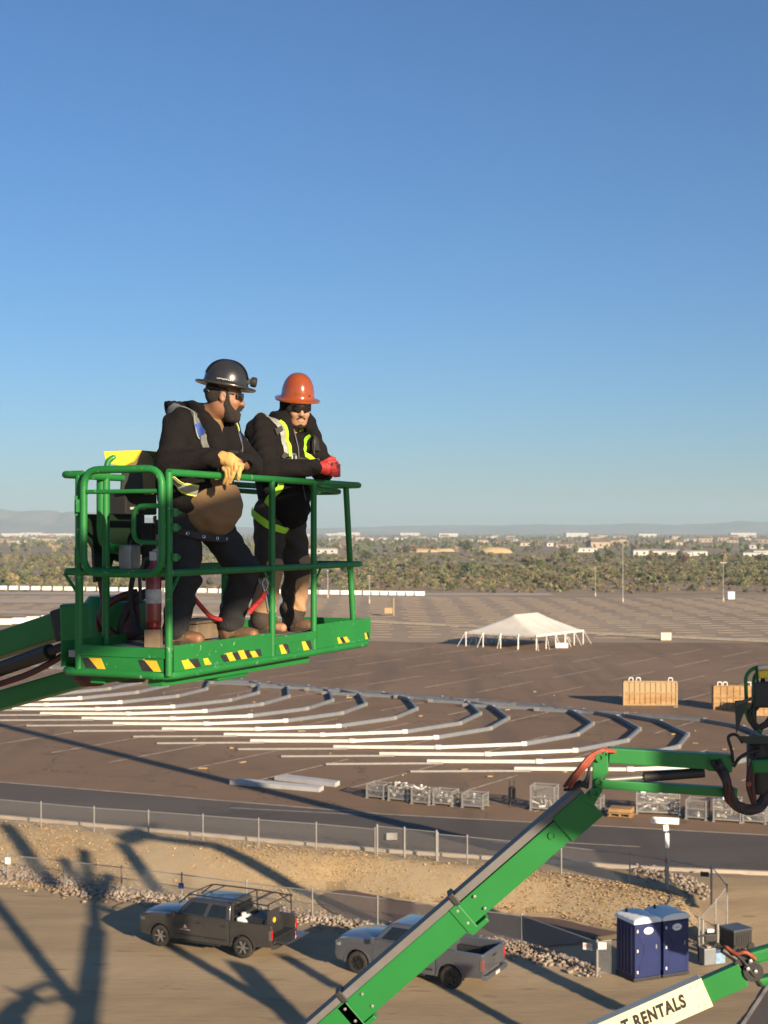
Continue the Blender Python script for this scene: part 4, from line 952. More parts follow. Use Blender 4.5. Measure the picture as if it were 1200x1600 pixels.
# ------------------------------------------------------------------ portable toilets
M['sign_oval'] = mat('oval_sign', (.82, .8, .76), (.75, .73, .7), 9, .5)
M['oval_print'] = mat('oval_print', (.55, .4, .35), (.6, .5, .42), 8, .6)
M['roof_white'] = mat('roof_white', (.85, .84, .81), (.78, .77, .74), 3, .4)
def toilet(corner, rz, label):
    t = local_empty('portable_toilet', corner, rz); W, Dp, Hh = 1.1, 1.14, 2.02
    mb = MB(); mb.box((W / 2, Dp / 2, .06), (W + .06, Dp + .06, .12)); mb.build('skid_base', M['black'], parent=t, bevel=.02)
    mb = MB(); mb.box((W / 2, Dp / 2, .1 + Hh / 2), (W, Dp, Hh)); mb.build('cabin', M['navy'], parent=t, bevel=.03)
    for k in range(5):   # moulded ribs on both side walls
        for x in (-.012, W + .012):
            mb = MB(); mb.box((x, .16 + k * .205, 1.1), (.03, .09, 1.7)); mb.build('wall_rib', M['navy'], parent=t, bevel=.01)
    mb = MB(); mb.box((W / 2, -.015, 1.06), (W * .8, .03, 1.82)); door = mb.build('door', M['navy'], parent=t, bevel=.012)
    # raised hourglass moulding on the door
    mb = MB(); mb.prism([(.2, .3), (.9, .3), (.9, .55), (.72, .95), (.72, 1.2), (.88, 1.5), (.88, 1.62), (.22, 1.62), (.22, 1.5), (.38, 1.2), (.38, .95), (.2, .55)], -.045, -.028); mb.build('door_moulding', M['navy'], parent=door, bevel=.008)
    mb = MB(); mb.lathe([(.001, -.06), (.2, -.058), (.2, -.03)], (0, 0, 0), 22, axis='Y'); mb.v = [Vector((v.x + W * .52, v.y, v.z * .62 + 1.78)) for v in mb.v]; sg = mb.build('oval_sign', M['sign_oval'], parent=door)
    mb = MB(); mb.box((W * .52, -.064, 1.775), (.2, .006, .05)); mb.build('sign_print', M['oval_print'], parent=sg)
    for z in (.35, 1.1, 1.8): mb = MB(); mb.box((.11, -.03, z), (.05, .05, .1)); mb.build('hinge', M['white'], parent=door)
    mb = MB(); mb.box((W - .2, -.04, 1.18), (.05, .04, .14)); mb.build('latch', M['galv'], parent=door)
    for x in (.06, W - .06): mb = MB(); mb.box((x, -.012, 1.1), (.1, .04, 1.98)); mb.build('corner_trim', M['navy'], parent=t, bevel=.01)
    rings = []
    for k in range(9):
        y = lerp(-.05, Dp + .05, k / 8); rib = .028 if k % 2 else 0
        rings.append([Vector((W / 2 + (W / 2 + .04) * math.cos(a), y, 2.1 + rib + .17 * math.sin(a) ** .8)) for a in np.linspace(math.pi, 0, 11)] + [Vector((W + .04, y, 2.06)), Vector((-.04, y, 2.06))])
    mb = MB(); mb.loft(rings); mb.build('roof', M['roof_white'], parent=t, smooth=35)
    mb = MB(); mb.tube([(W * .25, Dp * .8, 2.2), (W * .25, Dp * .8, 2.38)], .05, 8); mb.build('vent_pipe', M['black'], parent=t)
    mb = MB(); mb.box((W / 2, -.03, 2.08), (W + .06, .05, .07)); mb.build('roof_lip', M['roof_white'], parent=t, bevel=.01)
    tag(t, label, 'toilet', 'portable toilets by the fence')
TA = R(24); tc = GY(991, 1535); td = Vector((math.cos(TA), math.sin(TA), 0))
toilet(tc, TA, 'navy portable toilet with white roof, the left one nearer the fence notices')
toilet(tc + td * 1.2 + Vector((.02, .0, 0)), TA, 'navy portable toilet with white roof, the right one of the pair')

# ------------------------------------------------------------------ plant at the right edge
c = GY(1147, 1492); t = local_empty('generator', c, .5); t.scale = (.82, .82, .82)
mb = MB(); mb.box((.55, .5, .62), (1.1, 1.0, .85)); mb.build('housing', M['black'], parent=t, bevel=.05)
mb = MB(); mb.box((.55, .5, 1.07), (1.16, 1.06, .08)); mb.build('lid', mat('generator_lid', (.05, .06, .075), (.06, .07, .085), 3, .4), parent=t, bevel=.02)
mb = MB()
for k in range(6): mb.box((.2 + k * .14, -.01, .6), (.07, .03, .5))
mb.build('grille', M['rubber'], parent=t)
for x in (.1, 1.0): mb = MB(); mb.lathe([(.2, -.06), (.22, -.03), (.22, .03), (.2, .06)], (x, -.02, .22), 16, axis='Y', cap=True); mb.build('wheel', M['tyre'], parent=t)
mb = MB(); mb.tube([(0, .5, .3), (-.8, .45, .25), (-1.0, .45, .35)], .04, 6); mb.build('tow_bar', M['black'], parent=t)
tag(t, 'black towable generator box at the right beyond the cream boom', 'generator')
c = GY(1100, 1512); t = local_empty('pump_unit', c, .3); t.scale = (.8, .8, .8)
mb = MB(); mb.box((.35, .3, .45), (.6, .5, .75)); mb.build('cabinet', M['alu'], parent=t, bevel=.03)
mb = MB(); mb.box((.35, .3, .86), (.2, .3, .07)); mb.build('cap', M['wood_pale'], parent=t)
mb = MB(); mb.box((.95, .4, .3), (.5, .5, .5)); mb.build('blue_crate', mat('blue_crate', (.22, .36, .5), (.15, .25, .38), 6, .6), parent=t, bevel=.03)
mb = MB(); mb.tube([(.1, .6, .1), (.1, .75, 1.2), (.5, .75, 1.25)], .06, 7); mb.build('pipe', M['rubber'], parent=t)
tag(t, 'grey utility cabinet with pipe beside the right portable toilet', 'cabinet')
c = GY(1102, 1488); t = local_empty('hand_cart', c, .2)
mb = MB(); mb.box((.2, .1, .55), (.5, .4, .3)); mb.build('engine', M['rubber'], parent=t, bevel=.05)
mb = MB(); mb.tube([(-.1, 0, .1), (-.1, 0, 1.25)], .05, 7); mb.tube([(.55, .1, .1), (.55, .1, 1.05)], .05, 7); mb.build('upright', M['galv'], parent=t)
mb = MB(); mb.box((.25, .15, .78), (.28, .2, .12)); mb.build('lid', M['white'], parent=t, bevel=.02)
for x in (0, .45): mb = MB(); mb.lathe([(.16, -.04), (.18, 0), (.16, .04)], (x, -.05, .18), 14, axis='Y', cap=True); mb.build('wheel', M['tyre'], parent=t)
tag(t, 'small dark engine cart by the fence behind the right toilet', 'cart')
# ------------------------------------------------------------------ the lift basket with the two workers
BN = Vector((-1.151, 7.60, 0)); BU = Vector((.418, .908, 0)).normalized(); BV = Vector((-.908, .418, 0)).normalized()
BL, BW = 2.52, .71
def B(t, s, z): return BN + BU * t + BV * s + Vector((0, 0, H + z))
ZT, ZM, ZR, ZF = .315, -.225, -.775, -.70
lift = empty('boom_lift', B(BL / 2, BW / 2, ZR))
tag(lift, 'green boom lift basket carrying two workers, jib arm at left', 'boom lift', 'green boom lifts')
GR = M['green']
def part(name, m, fn, parent=lift, **k):
    mb = MB(); fn(mb); return mb.build(name, m, parent=parent, **k)
# floor and rim
part('rim_rail', GR, lambda m: m.tube(fillet([B(0, 0, ZR), B(BL, 0, ZR), B(BL, BW, ZR), B(0, BW, ZR)], .1, closed=True), .024, 10, closed=True), smooth=60)
def fl(m):
    m.loft([[B(.03, .03, z), B(BL - .03, .03, z), B(BL - .03, BW - .03, z), B(.03, BW - .03, z)] for z in (-.70, -.662)])
part('floor', M['galv'], fl)
for k in range(5):
    part('floor_joist', M['green'], lambda m: m.beam(B(.3 + k * .48, .02, ZR + .02), B(.3 + k * .48, BW - .02, ZR + .02), .05, .06))
part('floor_support', M['green_clean'], lambda m: (m.beam(B(.05, .12, ZR - .04), B(1.75, .12, ZR - .05), .09, .05), m.beam(B(.05, .5, ZR - .04), B(1.75, .5, ZR - .05), .09, .05)))
# posts
posts = [('post', 0, .0), ('post', 1.127, 0), ('post', 1.673, 0)]
for n, t_, s_ in posts: part('post', GR, lambda m: m.tube([B(t_, s_, ZR), B(t_, s_, ZT)], .0205, 10), smooth=60)
part('post', GR, lambda m: m.tube([B(2.33, .03, ZR + .02), B(2.2, .03, ZT)], .021, 10), smooth=60)
part('post', GR, lambda m: m.tube([B(0, .585, ZR), B(0, .585, ZT)], .0225, 10), smooth=60)
for t_ in (.42, 1.1, 1.75, 2.25): part('post', GR, lambda m: m.tube([B(t_, BW, ZR), B(t_, BW, ZT)], .0225, 10), smooth=60)
# rails
part('top_rail', GR, lambda m: m.tube(fillet([B(0, .0, ZT), B(BL - .1, 0, ZT), B(BL - .1, BW, ZT), B(.0, BW, ZT), B(0, .56, ZT)], .12), .0205, 10), smooth=60)
part('mid_rail', GR, lambda m: m.tube(fillet([B(0, .0, ZM), B(BL - .1, 0, ZM), B(BL - .1, BW, ZM), B(0, BW, ZM), B(0, 0, ZM)], .1), .02, 10), smooth=60)
part('rail_loop', GR, lambda m: m.tube(fillet([B(1.72, .04, ZT - .03), B(BL - .25, .08, ZT - .05), B(BL - .28, BW - .1, ZT - .05), B(1.6, BW - .05, ZT - .04)], .12), .017, 8), smooth=60)
# corner braces
for t_, s_, dt, ds in ((0, 0, .1, 0), (1.127, 0, -.1, 0), (1.673, 0, .1, 0), (2.3, .03, -.08, 0), (0, .585, 0, .1)):
    part('brace', GR, lambda m: m.tube([B(t_, s_, ZM - .13), B(t_ + dt, s_ + ds, ZM - .01)], .009, 6))
# toe boards
def toe(name, t0, t1, z1, s=-.014, zb=ZR + .02):
    return part(name, GR, lambda m: m.loft([[B(t0, s, zb), B(t1, s, zb), B(t1, s + .006, zb), B(t0, s + .006, zb)], [B(t0, s, z1), B(t1, s, z1), B(t1, s + .006, z1), B(t0, s + .006, z1)]]))
tb1 = toe('toe_board', .03, 1.105, -.615); tb2 = toe('toe_board', 1.15, 1.65, -.69); tb3 = toe('toe_board', 1.695, BL - .02, -.60)
part('toe_rail', GR, lambda m: m.beam(B(1.13, -.005, -.665), B(1.67, -.005, -.665), .03, .05))
tbb = part('toe_board', GR, lambda m: m.loft([[B(.02, BW + .01, ZR + .02), B(BL - .02, BW + .01, ZR + .02), B(BL - .02, BW + .016, ZR + .02), B(.02, BW + .016, ZR + .02)], [B(.02, BW + .01, -.61), B(BL - .02, BW + .01, -.61), B(BL - .02, BW + .016, -.61), B(.02, BW + .016, -.61)]]))
part('toe_board', GR, lambda m: m.loft([[B(BL + .012, .02, ZR + .02), B(BL + .012, BW - .02, ZR + .02), B(BL + .018, BW - .02, ZR + .02), B(BL + .018, .02, ZR + .02)], [B(BL + .012, .02, -.61), B(BL + .012, BW - .02, -.61), B(BL + .018, BW - .02, -.61), B(BL + .018, .02, -.61)]]))
tbg = part('toe_board', GR, lambda m: m.loft([[B(-.012, .03, ZR + .02), B(-.012, .57, ZR + .02), B(-.006, .57, ZR + .02), B(-.006, .03, ZR + .02)], [B(-.012, .03, -.685), B(-.012, .57, -.685), B(-.006, .57, -.685), B(-.006, .03, -.685)]]))
part('toe_rail', GR, lambda m: m.beam(B(0, .02, -.655), B(0, .57, -.655), .035, .055))
# hazard tape: slanting yellow and black pieces, each its own sliver
def hazard(parent, along_u, a0, a1, z0, z1, n, off, lean=.04, ragged=0.0, seed=0):
    rg = random.Random(seed); w = (a1 - a0) / n
    for k in range(n):
        for nm, m, q0, q1 in (('hazard_tape', M['hazard_y'], 0, .52), ('hazard_tape', M['hazard_k'], .52, 1.0)):
            if ragged and rg.random() < ragged: continue
            x0 = a0 + w * (k + q0); x1 = a0 + w * (k + q1); zz1 = z1 - (rg.uniform(0, .018) if ragged else 0)
            def P(a, z): return B(a, off, z) if along_u else B(off, a, z)
            l2 = lean
            pts_ = [P(min(max(x0 + l2, a0), a1), z0), P(min(max(x1 + l2, a0), a1), z0), P(min(max(x1 - l2, a0), a1), zz1), P(min(max(x0 - l2, a0), a1), zz1)]
            nrm = (BU * 0 - BV) if along_u else -BU
            mb = MB(); mb.loft([pts_, [p - nrm * .0006 for p in pts_]]); mb.build(nm, m, parent=parent)
hazard(tb1, True, .10, .30, ZR + .025, ZR + .075, 1, -.0152, .035, 0, 1)
hazard(tb1, True, .32, .98, ZR + .03, ZR + .085, 5, -.0152, .022, .12, 2)
hazard(tb2, True, 1.19, 1.33, ZR + .022, ZR + .08, 1, -.0152, .03, 0, 3)
hazard(tb2, True, 1.48, 1.63, ZR + .022, ZR + .08, 1, -.0152, .03, 0, 4)
hazard(tb3, True, 1.98, 2.2, ZR + .03, ZR + .085, 2, -.0152, .022, .2, 5)
hazard(tb3, True, 2.4, 2.48, ZR + .03, ZR + .075, 1, -.0152, .015, 0, 6)
hazard(tbg, False, .04, .19, ZR + .022, ZR + .08, 1, -.0132, -.03, 0, 7)
hazard(tbg, False, .4, .56, ZR + .022, ZR + .08, 1, -.0132, -.03, 0, 8)
# gate with grab loop
gy = -.035
gate = part('gate', GR, lambda m: m.tube(fillet([B(gy, .02, ZM - .005), B(gy, .53, ZM - .005), B(gy, .53, ZT + .02), B(gy, .02, ZT + .02)], .1, 6, closed=True), .021, 10, closed=True), smooth=60)
part('grab_loop', GR, lambda m: m.tube(fillet([B(gy, .03, .135), B(gy, .2, .135), B(gy, .2, -.06), B(gy, .03, -.06)], .06, 5), .0135, 8), parent=gate, smooth=60)
part('gate_bar', GR, lambda m: m.tube([B(gy, .05, .215), B(gy, .51, .215)], .012, 8), parent=gate)
for z in (.14, -.14):
    part('hinge', GR, lambda m: (m.beam(B(-.02, .555, z - .035), B(-.02, .555, z + .035), .06, .05), m.box(B(-.02, .58, z), (.03, .03, .11))), parent=gate)
for z in (.1, .02, -.14):
    part('latch_bolt', M['green'], lambda m: (m.tube([B(-.0, -.01, z), B(.06, -.03, z)], .012, 8), m.tube([B(.01, -.03, z - .02), B(.01, -.03, z + .02)], .02, 8)), parent=gate)
# control console over the back rail: black box, dull cheek plates, yellow hood flap
M['olive'] = mat('console_shaded_olive', (.16, .125, .05), (.12, .095, .04), 9, .6)  # olive brown puts the shade on the cheek plates into their colour
def slab(pxs, D, depth):
    return lambda m: m.loft([[at(x, y, D) + BU * q for x, y in pxs] for q in (0, depth)])
cs = part('control_console', M['black'], slab([(188, 738), (236, 734), (238, 768), (186, 772)], 8.42, .5), bevel=.015)
for q in (0, .5):
    part('console_cheek', M['olive'], lambda m: m.loft([[at(x, y, 8.4) + BU * (q + e) for x, y in ((200, 708), (212, 703), (226, 704), (237, 712), (243, 727), (243, 772), (224, 773), (222, 738), (196, 728))] for e in (0, .012)]), parent=cs, bevel=.003)
part('console_guard', M['yellow'], lambda m: m.loft([[at(x, y, 8.38) + BU * e for x, y in ((161, 705), (219, 703), (206, 722), (192, 729), (166, 724))] for e in (0, .5)]), parent=cs, bevel=.008)
for k in range(4): part('joystick', M['rubber'], lambda m: m.lathe([(.012, 0), (.012, .06), (.022, .07), (.022, .1), (.0, .11)], at(200, 735, 8.42) + BU * (.08 + k * .11), 8), parent=cs)
part('hoop', M['green_clean'], lambda m: m.tube(fillet([B(.5, BW + .05, .1), B(.5, BW + .05, .42), B(.56, BW - .0, .45), B(1.3, BW - .0, .45), B(1.35, BW + .05, .42), B(1.35, BW + .05, .1)], .1), .018, 8), smooth=60)
bx_ = part('battery_box', M['black'], lambda m: m.loft([[B(.62, BW + .0, z), B(.95, BW + .0, z), B(.95, BW + .2, z), B(.62, BW + .2, z)] for z in (.1, .25)]), bevel=.01)
part('label_plate', M['paper'], lambda m: m.loft([[B(.66, BW - .004, .13), B(.82, BW - .004, .13), B(.82, BW - .004, .145), B(.66, BW - .004, .145)], [B(.66, BW - .002, .13), B(.82, BW - .002, .13), B(.82, BW - .002, .145), B(.66, BW - .002, .145)]]), parent=bx_)
# mounting plate and pivot behind the basket
def plate(m):
    poly = [(.03, .1), (.62, .1), (.62, -.02), (.55, -.14), (.42, -.2), (.3, -.17), (.24, -.28), (.12, -.3), (.1, -.1), (.03, -.03)]
    m.loft([[B(t_ + .34, BW + .1 + q, z) for t_, z in poly] for q in (0, .02)])
M['green_dark'] = mat('green_dark', (.006, .02, .009), (.005, .015, .007), 5, .5)
part('mounting_plate', M['green_dark'], plate)
part('mount_tube', M['green_clean'], lambda m: m.tube(fillet([B(.42, BW + .03, .3), B(.42, BW + .03, -.1), B(.98, BW + .03, -.12)], .12), .03, 10), smooth=60)
part('junction_box', M['steel'], lambda m: m.loft([[B(.5, BW - .12, z), B(.6, BW - .12, z), B(.6, BW - .03, z), B(.5, BW - .03, z)] for z in (-.22, -.08)]), bevel=.01)
part('manual_box', M['black'], lambda m: m.loft([[B(.75, BW - .1, z), B(1.05, BW - .1, z), B(1.05, BW - .02, z), B(.75, BW - .02, z)] for z in (-.3, .05)]), bevel=.01)
part('warning_plate', M['paper'], lambda m: m.loft([[B(.78, BW - .106, z), B(.92, BW - .106, z), B(.92, BW - .103, z), B(.78, BW - .103, z)] for z in (-.22, -.02)]))
part('pivot_housing', M['green_clean'], lambda m: m.lathe([(.13, -.1), (.16, -.06), (.16, .28), (.13, .32)], B(.85, BW + .28, -.72), 18, cap=True), smooth=40)
part('pivot_bracket', M['green_clean'], lambda m: (m.beam(B(.85, BW, -.55), B(.85, BW + .55, -.58), .3, .26), m.beam(B(.85, .1, ZR - .06), B(.85, BW + .4, ZR - .06), .34, .08)), bevel=.02)
part('rotary_motor', M['hose_red'], lambda m: m.lathe([(.07, -.16), (.11, -.12), (.11, .1)], B(.55, BW + .2, -.76), 14, cap=True), smooth=40)
part('rotary_motor', M['black'], lambda m: m.lathe([(.08, -.16), (.12, -.1), (.12, .1)], B(.75, BW + .05, -.75), 14, cap=True), smooth=40)
# jib arms (parallelogram) running off to the left and away
J0 = B(.85, BW + .52, -.5); 
ja0 = at(118, 970, 8.9); ja1 = at(-420, 1145, 11.4); jb0 = at(150, 1052, 8.9); jb1 = at(-420, 1215, 11.4)
part('jib_arm', M['green_clean'], lambda m: m.beam(ja0, ja1, .15, .165), bevel=.012)
part('jib_arm', M['green_clean'], lambda m: m.beam(jb0, jb1, .13, .125), bevel=.012)
part('jib_head', M['green_clean'], lambda m: m.beam(at(100, 975, 8.9), at(225, 985, 8.75), .2, .22), bevel=.05)
part('arm_collar', M['black'], lambda m: m.beam(at(96, 978, 8.92), at(122, 970, 8.86), .19, .2), bevel=.02)
part('hydraulic_cylinder', M['black'], lambda m: m.tube([at(78, 1018, 8.9), at(-300, 1150, 11)], .05, 12), smooth=60)
part('cylinder_rod', M['rubber'], lambda m: m.tube([at(78, 1018, 8.9), at(150, 990, 8.8)], .028, 10), smooth=60)
def hose(name, pts, r, m, parent=lift):
    P = [Vector(p) for p in pts]; out = []
    for i in range(len(P) - 1):   # catmull-rom
        p0 = P[max(0, i - 1)]; p1 = P[i]; p2 = P[i + 1]; p3 = P[min(len(P) - 1, i + 2)]
        for k in range(6):
            t = k / 6; out.append(.5 * ((2 * p1) + (p2 - p0) * t + (2 * p0 - 5 * p1 + 4 * p2 - p3) * t * t + (3 * p1 - p0 - 3 * p2 + p3) * t ** 3))
    out.append(P[-1]); mb = MB(); mb.tube(out, r, 8); return mb.build(name, m, parent=parent, smooth=70)
hose('hose', [at(160, 885, 8.5), at(158, 905, 8.5), at(163, 940, 8.5), at(160, 965, 8.5), at(170, 985, 8.5), at(190, 1000, 8.5)], .024, M['hose_red'])
hose('hose', [at(215, 925, 8.5), at(190, 932, 8.5), at(168, 945, 8.52), at(155, 965, 8.55), at(158, 985, 8.6)], .022, M['hose_red'])
hose('hose', [at(208, 900, 8.45), at(204, 930, 8.45), at(210, 970, 8.45), at(222, 990, 8.4)], .016, M['rubber'])
hose('hose', [at(120, 1010, 8.9), at(80, 1035, 8.95), at(40, 1055, 9.1), at(-20, 1075, 9.3)], .02, M['hose_red'])
hose('hose', [at(235, 925, 8.5), at(216, 934, 8.5), at(196, 962, 8.5), at(188, 1000, 8.55)], .03, M['rubber'])
part('hose_cover', M['hose_red'], lambda m: m.loft([[at(192, 940, 8.5), at(218, 938, 8.45), at(222, 1000, 8.45), at(184, 1002, 8.5)], [at(192, 940, 8.62), at(218, 938, 8.58), at(222, 1000, 8.58), at(184, 1002, 8.62)]]), bevel=.03)
part('lanyard_anchor', M['steel'], lambda m: m.tube(fillet([B(1.05, .06, ZM - .05), B(1.05, .0, ZM - .16), B(1.12, .02, ZM - .28), B(1.2, .07, ZM - .15)], .04, closed=True), .008, 6, closed=True))
# a splash of dried mud on the back board, a drip stained block under the extinguisher
M['box_tan'] = mat('box_tan', (.2, .145, .09), (.13, .095, .06), 12, .9)
# fire extinguisher
ex_ = B(.12, .12, 0); t = empty('fire_extinguisher', B(.42, .38, -.662)); c = B(.42, .38, -.662)
mb = MB(); mb.lathe([(.03, .1), (.044, .12), (.046, .16), (.046, .40), (.038, .44), (.02, .47), (.018, .5)], c, 16, cap=True); mb.build('cylinder', M['red_ext'], parent=t, smooth=40)
mb = MB(); mb.lathe([(.0462, .25), (.0467, .25), (.0467, .33), (.0462, .33)], c, 16); mb.build('label', M['paper'], parent=t, smooth=40)
mb = MB(); mb.box(c + Vector((0, 0, .52)), (.04, .04, .05)); mb.beam(c + Vector((0, 0, .55)), c + Vector((.09, -.03, .57)), .02, .012); mb.beam(c + Vector((0, 0, .53)), c + Vector((.09, -.03, .525)), .02, .012); mb.build('valve_handle', M['steel'], parent=t)
mb = MB(); mb.tube([c + Vector((0, 0, .52)), c + Vector((-.05, -.02, .5)), c + Vector((-.075, -.03, .4)), c + Vector((-.07, -.03, .26))], .011, 7); mb.build('nozzle_hose', M['rubber'], parent=t)
mb = MB(); mb.box(c + Vector((0, 0, .05)), (.09, .09, .1)); mb.build('stand', M['box_tan'], parent=t)
tag(t, 'red fire extinguisher with pale label inside the basket gate', 'extinguisher')
# worn crate on the floor of the basket
t = local_empty('floor_box', B(.95, .42, -.662), math.atan2(BU.y, BU.x))
mb = MB(); mb = MB(); mb.box((0, 0, .06), (.34, .2, .1)); mb.build('box', M['box_tan'], parent=t, bevel=.02)
mb = MB(); mb.box((0, 0, .118), (.36, .22, .016)); mb.build('lid', M['box_tan'], parent=t, bevel=.005)
tag(t, 'weathered tan box on the basket floor between the workers', 'box')

# ------------------------------------------------------------------ the second boom lift, at the right
D2 = 16.5
lift2 = empty('boom_lift', at(480, 1605, D2)); tag(lift2, 'green boom lift whose long main boom rises to an elbow at right', 'boom lift', 'green boom lifts')
def W(px, py, d=0.0): return at(px, py, D2 + d)
GC = M['green_clean']
def part2(name, m, fn, **k):
    mb = MB(); fn(mb); return mb.build(name, m, parent=k.pop('parent', lift2), **k)
ax0, ax1 = W(380, 1722), W(921, 1252)      # centre line of the main boom
ud = (ax1 - ax0).normalized(); un = Vector((-ud.z, 0, ud.x)).normalized()
if un.x > 0: un = -un                       # un points up-left, square to the boom
def MBm(t, n, d=0.0): return ax0 + ud * t + un * n + Vector((0, d, 0))
BLn = (ax1 - ax0).length
def seg(t0, t1, n0, n1, d0, d1): return lambda m: m.loft([[MBm(t, n0, d0), MBm(t, n1, d0), MBm(t, n1, d1), MBm(t, n0, d1)] for t in (t0, t1)])
t_c1 = (W(735, 1430) - ax0).dot(ud); t_c0 = (W(560, 1580) - ax0).dot(ud)
part2('main_boom', GC, seg(t_c1 - .1, BLn - .12, -.165, .13, -.14, .16), bevel=.012)
part2('main_boom_section', GC, seg(t_c0 - .1, t_c1, -.18, .145, -.155, .175), bevel=.012)
part2('main_boom_section', GC, seg(-.6, t_c0, -.2, .16, -.17, .19), bevel=.012)
part2('boom_tip_plate', GC, seg(BLn - .45, BLn + .02, -.19, .17, -.165, -.14), bevel=.01)
M['cable_grey'] = mat('cable_grey', (.06, .065, .065), (.05, .055, .055), 3, .6)
tr = part2('cable_track', mat('cable_track', (.13, .125, .12), (.11, .105, .1), 3, .6), seg(-.6, BLn + .02, .145, .24, -.15, .06), bevel=.008)
for t_ in (t_c1, t_c0):
    part2('boom_collar', GC, seg(t_ - .13, t_ + .0, -.21, .15, -.17, .19), bevel=.01)
    part2('collar_clamp', GC, lambda m: (m.loft([[MBm(t_ - .12, -.25, -.16), MBm(t_ + .14, -.25, -.16), MBm(t_ + .14, -.19, -.16), MBm(t_ - .12, -.19, -.16)], [MBm(t_ - .12, -.25, .1), MBm(t_ + .14, -.25, .1), MBm(t_ + .14, -.19, .1), MBm(t_ - .12, -.19, .1)]])), bevel=.01)
    part2('track_strap', M['black'], lambda m: m.loft([[MBm(t_ - .04, .12, -.17), MBm(t_ + .03, .12, -.17), MBm(t_ + .03, .28, -.17), MBm(t_ - .04, .28, -.17)], [MBm(t_ - .04, .12, .08), MBm(t_ + .03, .12, .08), MBm(t_ + .03, .28, .08), MBm(t_ - .04, .28, .08)]]), bevel=.01)
    for dt, dn in ((-.06, .08), (-.06, -.1), (.2, -.1), (.2, .08)):
        part2('bolt', M['steel'], lambda m: m.lathe([(.018, 0), (.018, -.02), (.0, -.022)], MBm(t_ + dt, dn, -.155), 8, axis='Y'))
part2('round_boss', GC, lambda m: m.lathe([(.045, 0), (.045, -.02), (.03, -.02), (.03, -.006), (.0, -.006)], MBm((W(845, 1284) - ax0).dot(ud), .02, -.14), 16, axis='Y'))
# elbow casting
elb = part2('elbow', GC, lambda m: m.loft([[W(x, y, q) for x, y in ((905, 1248), (926, 1262), (941, 1236), (943, 1215), (951, 1208), (950, 1172), (930, 1170), (926, 1188), (925, 1230))] for q in (-.17, .18)]), bevel=.015)
for x, y, r in ((929, 1238, .06), (936, 1183, .05), (935, 1222, .05), (945, 1178, .03)):
    part2('pivot_pin', GC, lambda m: m.lathe([(r, 0), (r, -.05), (r * .55, -.05), (r * .5, -.03), (.0, -.03)], W(x, y, -.17), 16, axis='Y'), parent=elb)
# jib: upper and lower arms, cylinder between
part2('jib_upper_arm', GC, lambda m: m.beam(W(950, 1179), W(1108, 1189), .18, .175, up=(0, 0, 1)), bevel=.012)
part2('jib_upper_sleeve', GC, lambda m: m.beam(W(1104, 1189), W(1142, 1192), .2, .2), bevel=.015)
part2('jib_lower_arm', GC, lambda m: m.beam(W(938, 1224), W(1150, 1238), .14, .105), bevel=.01)
part2('hydraulic_cylinder', M['black'], lambda m: m.tube([W(1006, 1214), W(1100, 1207)], .06, 12), smooth=60)
part2('cylinder_rod', M['steel'], lambda m: m.tube([W(945, 1219), W(1010, 1214)], .028, 10), smooth=60)
def hose2(pts, r, m, nm='hose'): return hose(nm, pts, r, m, lift2)
for k, (dx, r, m) in enumerate(((0, .022, 'hose_orange'), (4, .02, 'hose_orange'), (-3, .018, 'hose_red'), (7, .016, 'hose_orange'))):
    hose2([W(884 + dx, 1228 + k, -.15 - .02 * k), W(897 + dx, 1212, -.2), W(909 + dx, 1196 + k, -.22), W(922 + dx, 1181 + k, -.2), W(940 + dx, 1172 + k, -.18), W(955 + dx, 1172 + k, -.12)], r, M[m])
for k in range(5):
    hose2([W(882 + 3 * k, 1234, -.12), W(893 + 3 * k, 1233 - 3 * k, -.2), W(908 + 2 * k, 1226 + k, -.22), W(918, 1214 + 3 * k, -.2), W(921, 1196, -.16)], .018, M['rubber'])
rg = random.Random(12)
# dark coil of hoses at the jib head
for k in range(24):
    j = lambda s=5: rg.uniform(-s, s)
    hose2([W(1120 + j(8), 1192 + j(), -.1 + rg.uniform(-.1, .2)), W(1133 + j(), 1215 + j(10), -.1 + rg.uniform(-.1, .1)), W(1141 + j(), 1245 + j(8), -.05), W(1158 + j(), 1262 + j(5), 0), W(1182 + j(), 1263 + j(5), 0), W(1198 + j(), 1240 + j(8), .1), W(1196 + j(), 1205 + j(8), .15), W(1188 + j(), 1180, .2)], rg.uniform(.016, .034), M['rubber'] if k % 3 else M['hose_red'])
for k in range(5):
    j = lambda s=4: rg.uniform(-s, s)
    hose2([W(1180 + j(), 1255 + j(), 0), W(1172 + j(), 1225 + j(), -.05), W(1176 + j(), 1195 + j(), -.05), W(1184 + j(), 1172 + j(), .05)], rg.uniform(.018, .03), M['rubber'] if k % 2 else M['hose_red'])
hose2([W(1146, 1192, -.1), W(1143, 1172, -.15), W(1138, 1152, -.15), W(1150, 1148, -.12), W(1160, 1160, -.05)], .018, M['rubber'])
hose2([W(1146, 1198, -.1), W(1155, 1185, -.12), W(1170, 1176, -.1), W(1186, 1172, 0)], .02, M['rubber'])
part2('pivot_housing', M['black'], lambda m: (m.lathe([(.1, -.26), (.13, -.2), (.13, .3), (.1, .36)], W(1184, 1205, .15), 16, cap=True)), smooth=40)
part2('head_bracket', M['green_clean'], lambda m: (m.beam(W(1172, 1196), W(1215, 1194), .2, .16),), bevel=.03)
part2('orange_fitting', M['hose_orange'], lambda m: m.box(W(1170, 1225, -.2), (.05, .05, .05)), bevel=.01)
